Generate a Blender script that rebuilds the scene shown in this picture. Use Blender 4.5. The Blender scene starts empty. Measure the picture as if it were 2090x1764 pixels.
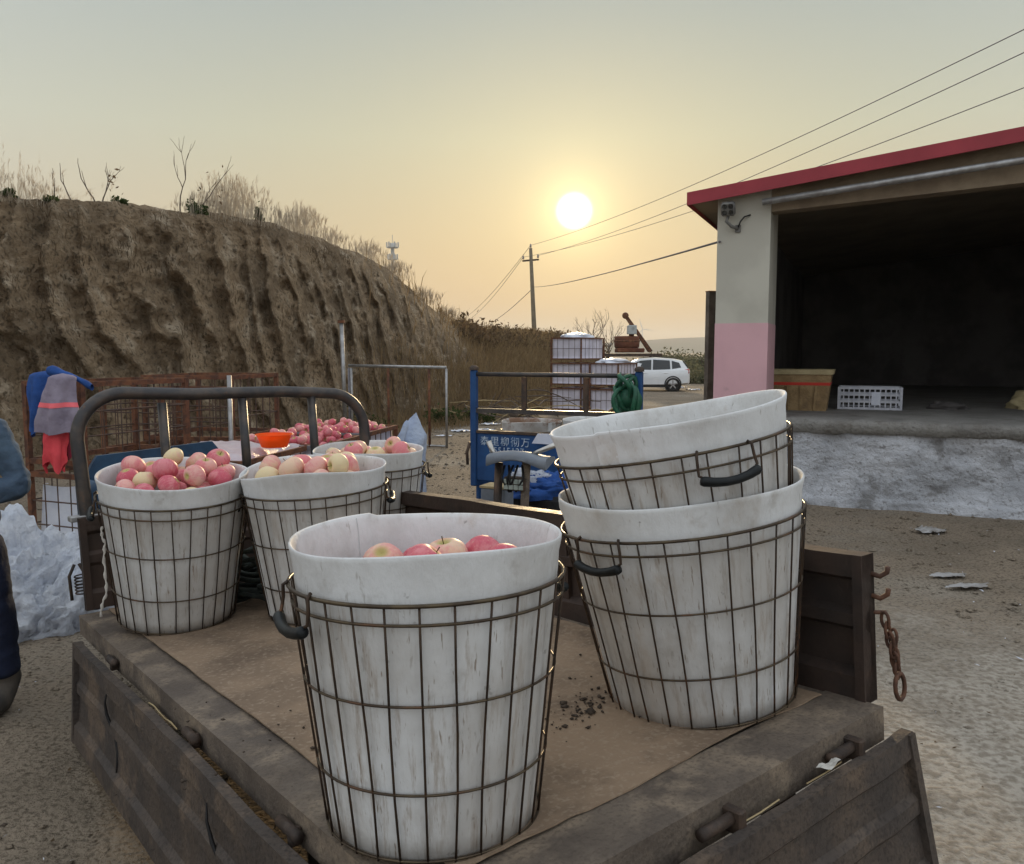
import bpy, bmesh, math, random
import numpy as np
from mathutils import Vector, Matrix, Quaternion

random.seed(7)
RNG = np.random.RandomState(11)
scene = bpy.context.scene
COL = scene.collection
R = math.radians

# ------------------------------------------------------------------ camera
FPX, PCX, PCY, HORIZON = 1700.0, 1045.0, 882.0, 720.0      # in a 2090 x 1764 frame
PITCH = math.atan((PCY - HORIZON) / FPX)
CAM = Vector((0, 0, 1.62))
FWD = Vector((0, math.cos(PITCH), -math.sin(PITCH)))
UPV = Vector((0, math.sin(PITCH), math.cos(PITCH)))
RGT = Vector((1, 0, 0))
cd = bpy.data.cameras.new('camera')
cd.sensor_fit = 'HORIZONTAL'; cd.sensor_width = 36.0
cd.lens = 36.0 * FPX / 2090.0
cd.clip_start = 0.05; cd.clip_end = 20000
cam = bpy.data.objects.new('camera', cd); COL.objects.link(cam)
cam.location = CAM; cam.rotation_euler = (math.pi / 2 - PITCH, 0, 0)
scene.camera = cam

def ray(x, y): return FWD + RGT * ((x - PCX) / FPX) - UPV * ((y - PCY) / FPX)
def D(x, y, depth): return CAM + ray(x, y) * depth
def onplane(x, y, p, n):
    r = ray(x, y); return CAM + r * ((p - CAM).dot(n) / r.dot(n))
def G(x, y, z=0.0): return onplane(x, y, Vector((0, 0, z)), Vector((0, 0, 1)))

# ------------------------------------------------------------------ sky, sun, exposure
SUN_DIR = ray(1172, 431).normalized()
SUN_EL = math.asin(SUN_DIR.z); SUN_AZ = math.atan2(SUN_DIR.x, SUN_DIR.y)
world = bpy.data.worlds.new('World'); scene.world = world; world.use_nodes = True
nt = world.node_tree; nt.nodes.clear()
def wn(t, **k):
    n = nt.nodes.new(t)
    for a, b in k.items(): setattr(n, a, b)
    return n
def wm(op, a, b=None, c=None):
    n = wn('ShaderNodeMath', operation=op)
    for i, v in enumerate((a, b, c)):
        if v is None: continue
        if isinstance(v, (int, float)): n.inputs[i].default_value = v
        else: nt.links.new(v, n.inputs[i])
    return n.outputs[0]
def wmix(a, b, fac, mode='MIX'):
    n = wn('ShaderNodeMix', data_type='RGBA', blend_type=mode)
    n.clamp_factor = False
    for s, v in ((n.inputs[0], fac), (n.inputs[6], a), (n.inputs[7], b)):
        if isinstance(v, (int, float)): s.default_value = v
        elif isinstance(v, tuple): s.default_value = (*v, 1)
        else: nt.links.new(v, s)
    return n.outputs[2]
def ramp(stops, fac, interp='EASE'):
    n = wn('ShaderNodeValToRGB'); n.color_ramp.interpolation = interp
    e = n.color_ramp.elements
    while len(e) < len(stops): e.new(0.5)
    for q, (p, c) in zip(e, stops): q.position = p; q.color = (*c, 1)
    nt.links.new(fac, n.inputs[0]); return n.outputs[0]
sky = wn('ShaderNodeTexSky', sky_type='NISHITA')
sky.sun_disc = False; sky.sun_elevation = SUN_EL; sky.sun_rotation = SUN_AZ
sky.altitude = 0; sky.air_density = 1.0; sky.dust_density = 6.0; sky.ozone_density = 1.0
tc = wn('ShaderNodeTexCoord')
sep = wn('ShaderNodeSeparateXYZ'); nt.links.new(tc.outputs['Generated'], sep.inputs[0])
zel = wm('MAXIMUM', sep.outputs[2], 0.0)
dt = wn('ShaderNodeVectorMath', operation='DOT_PRODUCT')
nt.links.new(tc.outputs['Generated'], dt.inputs[0]); dt.inputs[1].default_value = SUN_DIR
cosa = wm('MINIMUM', wm('MAXIMUM', dt.outputs['Value'], -1.0), 1.0)
ang = wm('MULTIPLY', wm('ARCCOSINE', cosa), 180 / math.pi)        # degrees from the sun
# dusty evening air: warm low, grey-green above; warmer towards the sun
SKY_SUNSIDE = [(0.0, (.430, .285, .135)), (0.06, (.430, .295, .145)), (0.14, (.405, .330, .195)),
               (0.24, (.360, .360, .260)), (0.38, (.245, .285, .275)), (0.52, (.34, .385, .40)), (0.75, (.56, .61, .66)), (1.0, (.68, .73, .79))]
SKY_FAR = [(0.0, (.58, .58, .58)), (0.10, (.60, .61, .62)), (0.26, (.56, .59, .61)), (0.40, (.52, .56, .59)), (0.60, (.60, .64, .69)), (1.0, (.66, .71, .77))]
c_sun = ramp(SKY_SUNSIDE, zel, 'LINEAR'); c_far = ramp(SKY_FAR, zel, 'LINEAR')
fsun = wm('POWER', wm('MULTIPLY', wm('ADD', cosa, 1.0), 0.5), 3.0)
haze_sky = wmix(c_far, c_sun, fsun)
g1 = wm('MULTIPLY', wm('EXPONENT', wm('MULTIPLY', ang, -1 / 7.0)), 0.13)
g2 = wm('MULTIPLY', wm('EXPONENT', wm('MULTIPLY', ang, -1 / 1.35)), 1.0)
g3 = wm('MULTIPLY', wm('SUBTRACT', 1.0, wm('SMOOTH_MIN', wm('MAXIMUM', wm('MULTIPLY', wm('SUBTRACT', ang, 0.50), 1 / 0.75), 0.0), 1.0, 0.3)), 3.0)
def scl(v, col):
    n = wn('ShaderNodeVectorMath', operation='SCALE'); n.inputs[0].default_value = col
    nt.links.new(v, n.inputs['Scale']); return n.outputs[0]
tot = wmix(haze_sky, scl(g1, (1.0, .74, .22)), 1.0, 'ADD')
tot = wmix(tot, scl(g2, (1.0, .80, .36)), 1.0, 'ADD')
tot = wmix(tot, scl(g3, (1.0, .95, .75)), 1.0, 'ADD')
skyk = wn('ShaderNodeVectorMath', operation='SCALE'); nt.links.new(sky.outputs[0], skyk.inputs[0]); skyk.inputs['Scale'].default_value = 0.02
tot2 = wmix(tot, skyk.outputs[0], 0.10)
bg = wn('ShaderNodeBackground'); bg.inputs['Strength'].default_value = 1.0
nt.links.new(tot2, bg.inputs['Color'])
wo = wn('ShaderNodeOutputWorld'); nt.links.new(bg.outputs[0], wo.inputs[0])

sd = bpy.data.lights.new('sun', 'SUN'); sd.energy = 1.6; sd.angle = R(1.6); sd.color = (1.0, .74, .42)
sun = bpy.data.objects.new('sun', sd); COL.objects.link(sun)
sun.rotation_euler = (-SUN_DIR).to_track_quat('-Z', 'Y').to_euler(); sun.location = (0, 0, 30)
vs = scene.view_settings
vs.view_transform = 'Standard'; vs.look = 'None'; vs.gamma = 1; vs.exposure = 0.65; vs.use_curve_mapping = False
cy = scene.cycles
scene.render.engine = 'CYCLES'
cy.use_denoising = True
try: cy.denoiser = 'OPENIMAGEDENOISE'
except Exception: pass
cy.max_bounces = 6; cy.diffuse_bounces = 4; cy.glossy_bounces = 3; cy.transmission_bounces = 4
cy.transparent_max_bounces = 12; cy.volume_bounces = 0
cy.caustics_reflective = False; cy.caustics_refractive = False

# ------------------------------------------------------------------ helpers: noise
def _hash(ix, iy, iz, seed):
    h = (ix.astype(np.int64) * 374761393 + iy.astype(np.int64) * 668265263 + iz.astype(np.int64) * 2147483647 + seed * 974711) & 0xffffffff
    h = ((h ^ (h >> 13)) * 1274126177) & 0xffffffff
    h = (h ^ (h >> 16)) & 0xffffffff
    return h / 4294967295.0
def vnoise(x, y, z=0.0, seed=0):
    x, y, z = np.broadcast_arrays(np.asarray(x, float), np.asarray(y, float), np.asarray(z, float))
    ix, iy, iz = np.floor(x), np.floor(y), np.floor(z)
    fx, fy, fz = x - ix, y - iy, z - iz
    fx, fy, fz = [q * q * q * (q * (q * 6 - 15) + 10) for q in (fx, fy, fz)]
    def h(a, b, c): return _hash(ix + a, iy + b, iz + c, seed)
    l = lambda a, b, t: a + (b - a) * t
    return l(l(l(h(0, 0, 0), h(1, 0, 0), fx), l(h(0, 1, 0), h(1, 1, 0), fx), fy),
             l(l(h(0, 0, 1), h(1, 0, 1), fx), l(h(0, 1, 1), h(1, 1, 1), fx), fy), fz) * 2 - 1
def fbm(x, y, z=0.0, oct=4, seed=0, gain=.5):
    t = 0; a = 1; s = 0; k = 1.0
    for o in range(oct):
        t = t + a * vnoise(np.asarray(x) * k, np.asarray(y) * k, np.asarray(z) * k, seed + o * 17); s += a; a *= gain; k *= 2.03
    return t / s

# ------------------------------------------------------------------ helpers: meshes and things
class MB:
    """collects geometry; build() links it as one mesh object"""
    def __init__(s): s.v = []; s.f = []; s.m = []
    def add(s, vs, fs, mi=0):
        o = len(s.v); s.v += [tuple(v) for v in vs]; s.f += [tuple(i + o for i in f) for f in fs]; s.m += [mi] * len(fs); return s
    def box(s, lo, hi, M=None, mi=0, bev=0.0):
        x0, y0, z0 = lo; x1, y1, z1 = hi
        if bev > 0:
            b = min(bev, abs(x1 - x0) * .45, abs(y1 - y0) * .45, abs(z1 - z0) * .45)
            vs = []; idx = {}
            for i, (X, sx) in enumerate(((x0, 1), (x1, -1))):
                for j, (Y, sy) in enumerate(((y0, 1), (y1, -1))):
                    for k, (Z, sz) in enumerate(((z0, 1), (z1, -1))):
                        for a in range(3):
                            p = [X + sx * b, Y + sy * b, Z + sz * b]; p[a] = (X, Y, Z)[a]
                            idx[i, j, k, a] = len(vs); vs.append(Vector(p))
            fs = []
            q = lambda *t: fs.append([idx[a] for a in t])
            for i in (0, 1): q((i, 0, 0, 0), (i, 0, 1, 0), (i, 1, 1, 0), (i, 1, 0, 0))
            for j in (0, 1): q((0, j, 0, 1), (1, j, 0, 1), (1, j, 1, 1), (0, j, 1, 1))
            for k in (0, 1): q((0, 0, k, 2), (0, 1, k, 2), (1, 1, k, 2), (1, 0, k, 2))
            for j in (0, 1):
                for k in (0, 1): q((0, j, k, 1), (0, j, k, 2), (1, j, k, 2), (1, j, k, 1))
            for i in (0, 1):
                for k in (0, 1): q((i, 0, k, 0), (i, 0, k, 2), (i, 1, k, 2), (i, 1, k, 0))
            for i in (0, 1):
                for j in (0, 1): q((i, j, 0, 0), (i, j, 0, 1), (i, j, 1, 1), (i, j, 1, 0))
            for i in (0, 1):
                for j in (0, 1):
                    for k in (0, 1): q((i, j, k, 0), (i, j, k, 1), (i, j, k, 2))
            ctr = Vector(((x0 + x1) / 2, (y0 + y1) / 2, (z0 + z1) / 2))
            out = []
            for f in fs:
                c = sum((vs[i] for i in f), Vector()) / len(f); n = (vs[f[1]] - vs[f[0]]).cross(vs[f[2]] - vs[f[1]])
                out.append(f if n.dot(c - ctr) > 0 else f[::-1])
            fs = out
        else:
            vs = [Vector((x, y, z)) for x in (x0, x1) for y in (y0, y1) for z in (z0, z1)]
            fs = [(0, 1, 3, 2), (4, 6, 7, 5), (0, 4, 5, 1), (2, 3, 7, 6), (0, 2, 6, 4), (1, 5, 7, 3)]
        if M is not None: vs = [M @ v for v in vs]
        return s.add(vs, fs, mi)
    def beam(s, a, b, w, h, up=(0, 0, 1), bev=0.0, mi=0):
        a = Vector(a); b = Vector(b); d = (b - a); L = d.length; d.normalize()
        u = Vector(up); x = d.cross(u)
        if x.length < 1e-4: x = d.cross(Vector((1, 0, 0)))
        x.normalize(); z = x.cross(d)
        M = Matrix.Translation(a) @ Matrix((x, d, z)).transposed().to_4x4()
        return s.box((-w / 2, 0, -h / 2), (w / 2, L, h / 2), M, mi, bev)
    def tube(s, pts, r, n=8, closed=False, cap=True, mi=0):
        pts = [Vector(p) for p in pts]; N = len(pts)
        rs = r if isinstance(r, (list, tuple)) else [r] * N
        tans = []
        for i in range(N):
            a = pts[(i - 1) % N] if (closed or i > 0) else pts[0]
            b = pts[(i + 1) % N] if (closed or i < N - 1) else pts[-1]
            t = (b - a); tans.append(t.normalized() if t.length > 1e-9 else Vector((0, 0, 1)))
        t0 = tans[0]; ref = Vector((0, 0, 1)) if abs(t0.z) < .9 else Vector((1, 0, 0))
        x = t0.cross(ref).normalized(); vs = []
        for i in range(N):
            t = tans[i]; x = (x - t * x.dot(t))
            if x.length < 1e-6: x = t.orthogonal()
            x.normalize(); y = t.cross(x)
            for k in range(n):
                a = 2 * math.pi * k / n; vs.append(pts[i] + (x * math.cos(a) + y * math.sin(a)) * rs[i])
        fs = []
        for i in range(N if closed else N - 1):
            j = (i + 1) % N
            for k in range(n): fs.append((i * n + k, i * n + (k + 1) % n, j * n + (k + 1) % n, j * n + k))
        if cap and not closed: fs.append(tuple(range(n))[::-1]); fs.append(tuple((N - 1) * n + k for k in range(n)))
        return s.add(vs, fs, mi)
    def lathe(s, prof, n=32, M=None, mi=0, wob=None, capb=False):
        vs = []; fs = []
        for (r, z) in prof:
            for k in range(n):
                a = 2 * math.pi * k / n; p = Vector((r * math.cos(a), r * math.sin(a), z))
                if wob: p = wob(p, a)
                vs.append(M @ p if M is not None else p)
        for i in range(len(prof) - 1):
            for k in range(n): fs.append((i * n + k, i * n + (k + 1) % n, (i + 1) * n + (k + 1) % n, (i + 1) * n + k))
        if capb: fs.append(tuple(range(n))[::-1])
        return s.add(vs, fs, mi)
    def cyl(s, a, b, r, n=16, mi=0): return s.tube([a, b], r, n, mi=mi)
    def grid(s, P, mi=0, closed_u=False):
        nu = len(P); nv = len(P[0]); vs = [p for row in P for p in row]; fs = []
        for i in range(nu if closed_u else nu - 1):
            for j in range(nv - 1):
                a = (i + 1) % nu; fs.append((i * nv + j, a * nv + j, a * nv + j + 1, i * nv + j + 1))
        return s.add(vs, fs, mi)
    def prism(s, poly, axis_vec, mi=0):
        a = Vector(axis_vec); n = len(poly); p = [Vector(q) for q in poly]
        vs = p + [q + a for q in p]
        fs = [tuple(range(n))[::-1], tuple(range(n, 2 * n))] + [(i, (i + 1) % n, n + (i + 1) % n, n + i) for i in range(n)]
        return s.add(vs, fs, mi)
    def xform(s, M): s.v = [tuple(M @ Vector(v)) for v in s.v]; return s
    def mesh(s, name, mats, smooth=False):
        me = bpy.data.meshes.new(name); me.from_pydata(s.v, [], s.f)
        for m in (mats if isinstance(mats, (list, tuple)) else [mats]): me.materials.append(m)
        if len(me.materials) > 1: me.polygons.foreach_set('material_index', s.m)
        if smooth: me.polygons.foreach_set('use_smooth', [True] * len(me.polygons))
        me.validate(); me.update(); return me
    def build(s, name, mats, parent=None, smooth=False, auto=None):
        me = s.mesh(name, mats, smooth)
        if auto is not None:
            bm = bmesh.new(); bm.from_mesh(me); bmesh.ops.recalc_face_normals(bm, faces=bm.faces[:]); bm.to_mesh(me); bm.free()
            me.polygons.foreach_set('use_smooth', [True] * len(me.polygons)); me.set_sharp_from_angle(angle=R(auto))
        return link(name, me, parent)
def link(name, me, parent=None):
    o = bpy.data.objects.new(name, me); COL.objects.link(o)
    if parent is not None: o.parent = parent
    return o
def npmesh(name, V, F, mats, smooth=True):
    me = bpy.data.meshes.new(name)
    V = np.asarray(V, np.float32); F = np.asarray(F, np.int32); k = F.shape[1]
    me.vertices.add(len(V)); me.vertices.foreach_set('co', V.ravel())
    me.loops.add(F.size); me.loops.foreach_set('vertex_index', F.ravel())
    me.polygons.add(len(F)); me.polygons.foreach_set('loop_start', np.arange(len(F), dtype=np.int32) * k)
    me.polygons.foreach_set('loop_total', np.full(len(F), k, np.int32))
    for m in (mats if isinstance(mats, (list, tuple)) else [mats]): me.materials.append(m)
    me.update(calc_edges=True)
    if smooth: me.polygons.foreach_set('use_smooth', np.ones(len(F), bool))
    return me
def tag(o, label=None, cat=None, group=None, kind=None):
    if label: o['label'] = label
    if cat: o['category'] = cat
    if group: o['group'] = group
    if kind: o['kind'] = kind
    return o
def thing(name, label, cat, loc=(0, 0, 0), M=None, rz=0.0, group=None):
    o = bpy.data.objects.new(name, None); COL.objects.link(o); o.empty_display_size = .1
    if M is not None: o.matrix_world = M
    else: o.location = loc; o.rotation_euler = (0, 0, rz)
    return tag(o, label, cat, group)
def struct(o): o['kind'] = 'structure'; return o
def dup(root, M=None, label=None, group=None):
    def cp(o, par):
        c = o.copy(); COL.objects.link(c); c.parent = par
        for ch in o.children: cp(ch, c)
        return c
    r = cp(root, None)
    if M is not None: r.matrix_world = M
    if label: r['label'] = label
    if group: r['group'] = group
    return r

# ------------------------------------------------------------------ helpers: materials
def pm(name, base, alt=None, scale=4.0, detail=6, amt=1.0, lo=.38, hi=.62, rough=.7, metal=0.0, stain=None, stain_scale=1.5, stain_lo=.55, stain_hi=.7,
       stretch=(1, 1, 1), bump=0.0, bump_scale=60.0, coords='Object', spec=.3, alpha=None, trans=0.0, sss=0.0, fine=None, sheen=0.0, randv=0.0, bump_dist=.01, rough_var=0.0, emit=None):
    m = bpy.data.materials.new(name); m.use_nodes = True; t = m.node_tree; N = t.nodes; Lk = t.links
    b = N['Principled BSDF']
    b.inputs['Roughness'].default_value = rough; b.inputs['Metallic'].default_value = metal
    b.inputs['Specular IOR Level'].default_value = spec
    if sss: b.inputs['Subsurface Weight'].default_value = sss; b.inputs['Subsurface Radius'].default_value = (.02, .01, .006)
    if trans: b.inputs['Transmission Weight'].default_value = trans
    if alpha is not None: b.inputs['Alpha'].default_value = alpha
    if emit: b.inputs['Emission Color'].default_value = (*emit[0], 1); b.inputs['Emission Strength'].default_value = emit[1]
    co = N.new('ShaderNodeTexCoord'); mp = N.new('ShaderNodeMapping'); mp.inputs['Scale'].default_value = stretch
    if coords == 'World':
        ge = N.new('ShaderNodeNewGeometry'); Lk.new(ge.outputs['Position'], mp.inputs[0])
    else:
        Lk.new(co.outputs[coords], mp.inputs[0])
    vec = mp.outputs[0]
    if randv:
        oi = N.new('ShaderNodeObjectInfo'); ad = N.new('ShaderNodeVectorMath'); ad.operation = 'ADD'
        cm = N.new('ShaderNodeCombineXYZ'); mu = N.new('ShaderNodeMath'); mu.operation = 'MULTIPLY'; mu.inputs[1].default_value = 37.0
        Lk.new(oi.outputs['Random'], mu.inputs[0])
        for i in range(3): Lk.new(mu.outputs[0], cm.inputs[i])
        Lk.new(vec, ad.inputs[0]); Lk.new(cm.outputs[0], ad.inputs[1]); vec = ad.outputs[0]
    def noise(sc, de=6, ro=.6):
        n = N.new('ShaderNodeTexNoise'); n.inputs['Scale'].default_value = sc; n.inputs['Detail'].default_value = de; n.inputs['Roughness'].default_value = ro
        Lk.new(vec, n.inputs['Vector']); return n.outputs['Fac']
    def mr(v, a, bb, c=0.0, d=1.0):
        n = N.new('ShaderNodeMapRange'); n.interpolation_type = 'SMOOTHSTEP'
        n.inputs[1].default_value = a; n.inputs[2].default_value = bb; n.inputs[3].default_value = c; n.inputs[4].default_value = d
        Lk.new(v, n.inputs[0]); return n.outputs[0]
    def mix(a, bb, f):
        n = N.new('ShaderNodeMix'); n.data_type = 'RGBA'
        for s, v in ((n.inputs[6], a), (n.inputs[7], bb), (n.inputs[0], f)):
            if isinstance(v, tuple): s.default_value = (*v, 1)
            elif isinstance(v, (int, float)): s.default_value = v
            else: Lk.new(v, s)
        return n.outputs[2]
    col = tuple(base)
    if alt is not None: col = mix(col, tuple(alt), mr(noise(scale, detail), lo, hi, 0, amt))
    if stain is not None: col = mix(col, tuple(stain), mr(noise(stain_scale, 8, .65), stain_lo, stain_hi, 0, .85))
    if fine is not None: col = mix(col, tuple(fine[0]), mr(noise(fine[1], 3, .5), fine[2], fine[3], 0, fine[4]))
    if isinstance(col, tuple): b.inputs['Base Color'].default_value = (*col, 1)
    else: Lk.new(col, b.inputs['Base Color'])
    if bump:
        bn = N.new('ShaderNodeBump'); bn.inputs['Strength'].default_value = bump; bn.inputs['Distance'].default_value = bump_dist
        Lk.new(noise(bump_scale, 5, .6), bn.inputs['Height']); Lk.new(bn.outputs[0], b.inputs['Normal'])
    if rough_var: Lk.new(mr(noise(scale * 2.3, 5), .3, .7, max(0, rough - rough_var), min(1, rough + rough_var)), b.inputs['Roughness'])
    m['bsdf'] = 1
    return m

M = {}
M['galv'] = pm('galvanised steel', (.42, .42, .42), (.30, .29, .28), 9, rough=.45, metal=.7, stain=(.22, .13, .08), stain_scale=5, stain_lo=.62, stain_hi=.75)
M['rust'] = pm('rusty iron', (.20, .085, .045), (.10, .05, .035), 14, rough=.85, metal=.1, stain=(.27, .13, .06), stain_scale=8, bump=.4, bump_scale=120)
M['darkiron'] = pm('dark worn iron', (.055, .045, .040), (.11, .075, .055), 9, rough=.62, metal=.45, stain=(.16, .085, .05), stain_scale=6, bump=.35, bump_scale=150, bump_dist=.004, rough_var=.2)
M['rail'] = pm('worn painted tube', (.060, .058, .060), (.10, .085, .075), 11, rough=.42, metal=.55, stain=(.17, .10, .06), stain_scale=9, stain_lo=.6, stain_hi=.72, bump=.25, bump_scale=180, bump_dist=.003)
M['rubber'] = pm('rubber', (.018, .018, .019), (.03, .03, .03), 20, rough=.75)
M['bluepaint'] = pm('worn blue paint', (.018, .075, .21), (.012, .05, .15), 5, rough=.45, stain=(.10, .055, .035), stain_scale=4, stain_lo=.64, stain_hi=.74)
M['whitebits'] = pm('white plastic film', (.72, .74, .80), (.60, .63, .72), 6, rough=.35, spec=.5)
# ================================================================== THE SETTING
# ---- ground: one sheet to the horizon
M['ground'] = pm('dusty yard earth', (.31, .25, .185), (.215, .175, .130), 1.1, detail=9, lo=.35, hi=.66, rough=.95, coords='World', spec=.1,
                 stain=(.37, .32, .255), stain_scale=.55, stain_lo=.50, stain_hi=.68, bump=1.0, bump_scale=30, bump_dist=.045, fine=((.115, .092, .068), 48, .50, .64, .75))
def pale_patch(m, ctr, r0, r1, col):
    t = m.node_tree; N = t.nodes; Lk = t.links; b = N['Principled BSDF']; src = b.inputs['Base Color'].links[0].from_socket
    ge = N.new('ShaderNodeNewGeometry'); di = N.new('ShaderNodeVectorMath'); di.operation = 'DISTANCE'; di.inputs[1].default_value = ctr; Lk.new(ge.outputs['Position'], di.inputs[0])
    no = N.new('ShaderNodeTexNoise'); no.inputs['Scale'].default_value = 1.7; no.inputs['Detail'].default_value = 9; no.inputs['Roughness'].default_value = .7; Lk.new(ge.outputs['Position'], no.inputs['Vector'])
    ma = N.new('ShaderNodeMath'); ma.operation = 'MULTIPLY_ADD'; ma.inputs[1].default_value = 4.5; Lk.new(no.outputs['Fac'], ma.inputs[0]); Lk.new(di.outputs['Value'], ma.inputs[2])
    mr = N.new('ShaderNodeMapRange'); mr.interpolation_type = 'SMOOTHSTEP'; mr.inputs[1].default_value = r1 + 2.25; mr.inputs[2].default_value = r0 + 2.25; mr.inputs[4].default_value = .9; Lk.new(ma.outputs[0], mr.inputs[0])
    n2 = N.new('ShaderNodeTexNoise'); n2.inputs['Scale'].default_value = 30; n2.inputs["Detail"].default_value = 9; Lk.new(ge.outputs['Position'], n2.inputs['Vector'])
    c2 = N.new('ShaderNodeMix'); c2.data_type = 'RGBA'; c2.inputs[6].default_value = (*col, 1); c2.inputs[7].default_value = (col[0] * .58, col[1] * .56, col[2] * .53, 1)
    m2 = N.new('ShaderNodeMapRange'); m2.inputs[1].default_value = .42; m2.inputs[2].default_value = .62; Lk.new(n2.outputs['Fac'], m2.inputs[0]); Lk.new(m2.outputs[0], c2.inputs[0])
    mx = N.new('ShaderNodeMix'); mx.data_type = 'RGBA'; Lk.new(mr.outputs[0], mx.inputs[0]); Lk.new(src, mx.inputs[6]); Lk.new(c2.outputs[2], mx.inputs[7]); Lk.new(mx.outputs[2], b.inputs['Base Color'])
pale_patch(M['ground'], (2.7, 2.4, 0), .6, 3.4, (.54, .485, .41))      # ragged patch of paler ground at the rear of the tricycle
rad = [0.0] + list(np.geomspace(.25, 40, 190)) + list(np.geomspace(42, 9000, 60)); na = 300
V = []; F = []
aa = np.arange(na) * 2 * math.pi / na
for r in rad:
    x = r * np.cos(aa); y = r * np.sin(aa) + 2.0
    z = .020 * fbm(x * .8, y * .8, 0, 4, 3) + .012 * fbm(x * 3.1, y * 3.1, 0, 4, 5) + .006 * np.abs(fbm(x * 9, y * 9, 0, 2, 9))
    z = z * np.clip(1.5 - r / 60, 0, 1) - (.0 if r < 100 else 0)
    V.append(np.stack([x, y, z], 1))
V = np.concatenate(V)
for i in range(len(rad) - 1):
    a = i * na + np.arange(na); b = i * na + (np.arange(na) + 1) % na
    F.append(np.stack([a, b, b + na, a + na], 1))
F = np.concatenate(F)
ground = link('ground', npmesh('ground', V, F[:, ::-1], M['ground'])); struct(ground)

# ---- cut earth bank on the left, running on as a low scrub ridge
M['bank'] = pm('eroded earth bank', (.31, .228, .145), (.175, .128, .082), .9, detail=9, lo=.36, hi=.64, rough=.97, coords='World', spec=.08,
               stain=(.42, .345, .25), stain_scale=2.2, stain_lo=.5, stain_hi=.68, bump=1.0, bump_scale=11, bump_dist=.10, fine=((.095, .072, .048), 16, .52, .66, .8))
BK = [  # pixel and depth of the crest, toe on the ground (x, y)
    (-700, 385, 8.6, -11.2, 6.6), (-330, 392, 9.8, -8.9, 8.4), (0, 403, 11.5, -7.0, 9.9), (113, 414, 12.2, -6.3, 10.6), (197, 411, 12.9, -5.8, 11.2), (329, 420, 14.0, -5.25, 12.2),
    (423, 435, 15.0, -4.85, 13.0), (502, 450, 16.1, -4.5, 13.9), (601, 469, 18.0, -4.05, 15.0), (657, 486, 19.5, -3.7, 16.0), (719, 509, 21.4, -3.3, 17.0),
    (775, 541, 23.4, -2.8, 18.0), (817, 570, 25.2, -2.35, 18.8), (850, 606, 26.8, -1.9, 19.5), (892, 640, 28.6, -1.45, 20.4), (935, 668, 30.6, -1.0, 21.4),
    (963, 686, 33.0, -.5, 22.8), (1010, 692, 35.5, .2, 25.0), (1070, 694, 38, 1.2, 28.0), (1140, 700, 42, 2.6, 33), (1210, 712, 48, 4.6, 42)]
crest = [D(a, b, c) for a, b, c, _, _ in BK]; toe = [Vector((q[3], q[4], -.06)) for q in BK]
cum = [0.0]
for i in range(1, len(toe)): cum.append(cum[-1] + ((toe[i] - toe[i - 1]).length + (crest[i] - crest[i - 1]).length) / 2)
NS, NT, NB = 760, 150, 26
ss = np.linspace(0, cum[-1], NS)
def interp(P):
    A = np.array([list(p) for p in P]); out = np.stack([np.interp(ss, cum, A[:, k]) for k in range(3)], 1)
    k = np.ones(25) / 25; pad = np.pad(out, ((12, 12), (0, 0)), mode='edge')
    pad[:12] = out[0] + (out[0] - out[1:13])[::-1]; pad[-12:] = out[-1] + (out[-1] - out[-13:-1])[::-1]
    return np.stack([np.convolve(pad[:, c], k, 'valid') for c in range(3)], 1)
TO = interp(toe); CR = interp(crest)
hd = CR - TO; hd[:, 2] = 0; hl = np.linalg.norm(hd, axis=1, keepdims=True); hd = hd / hl
BANK = np.zeros((NS, NT + NB, 3))
tt = np.linspace(0, 1, NT)
rough_amt = np.interp(ss, [0, cum[2], cum[14], cum[17], cum[-1]], [1, 1, .85, .35, .25])
for j in range(NT):
    t = tt[j]; zf = 1 - (1 - t) ** 1.9; hf = t
    P = TO + (CR - TO) * np.array([hf, hf, 0]) ; zz = TO[:, 2] + (CR[:, 2] - TO[:, 2]) * zf
    env = math.sin(math.pi * min(1, t * 1.02) ** .8) ** .75 if t < .98 else .05
    shear = np.interp(ss, [0, cum[2], cum[8], cum[-1]], [.36, .40, .52, .6])
    wz = .42 * fbm(ss * .8, zz * .8, 0, 3, 21) + .10 * fbm(ss * 3, zz * 3, 4, 2, 23)
    q = ss + shear * zz + wz
    r1 = 1 - np.abs(np.sin(math.pi * q / .86 + 2.6 * vnoise(ss * .45, zz * .30, 3.1, 31))) ** .8
    r2 = 1 - np.abs(np.sin(math.pi * q / .37 + 2.4 * vnoise(ss * .9, zz * .7, 1.7, 41))) ** .9
    lump = fbm(q * 1.7, zz * 1.3, 5.5, 4, 51, .55); fine = fbm(ss * 7, zz * 7, 2.2, 4, 61, .6)
    step = np.abs(fbm(q * 1.1, zz * 2.4, 8.8, 3, 65))
    amp = .55 + .45 * np.clip(.5 + fbm(ss * .35, zz * .3, 2.0, 2, 67), 0, 1)
    disp = (.60 * r1 * amp + .17 * r2 * amp + .30 * lump + .15 * fine - .22 * step - .30) * env * rough_amt
    P = P - hd * disp[:, None]
    zz = zz + (.04 * lump + .035 * fine) * rough_amt * (1 if t > .05 else 0) + (.10 * fbm(ss * .9, 0 * ss, 1, 3, 71)) * max(0, t - .6) / .4 * rough_amt
    BANK[:, j, 0] = P[:, 0]; BANK[:, j, 1] = P[:, 1]; BANK[:, j, 2] = zz
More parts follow.
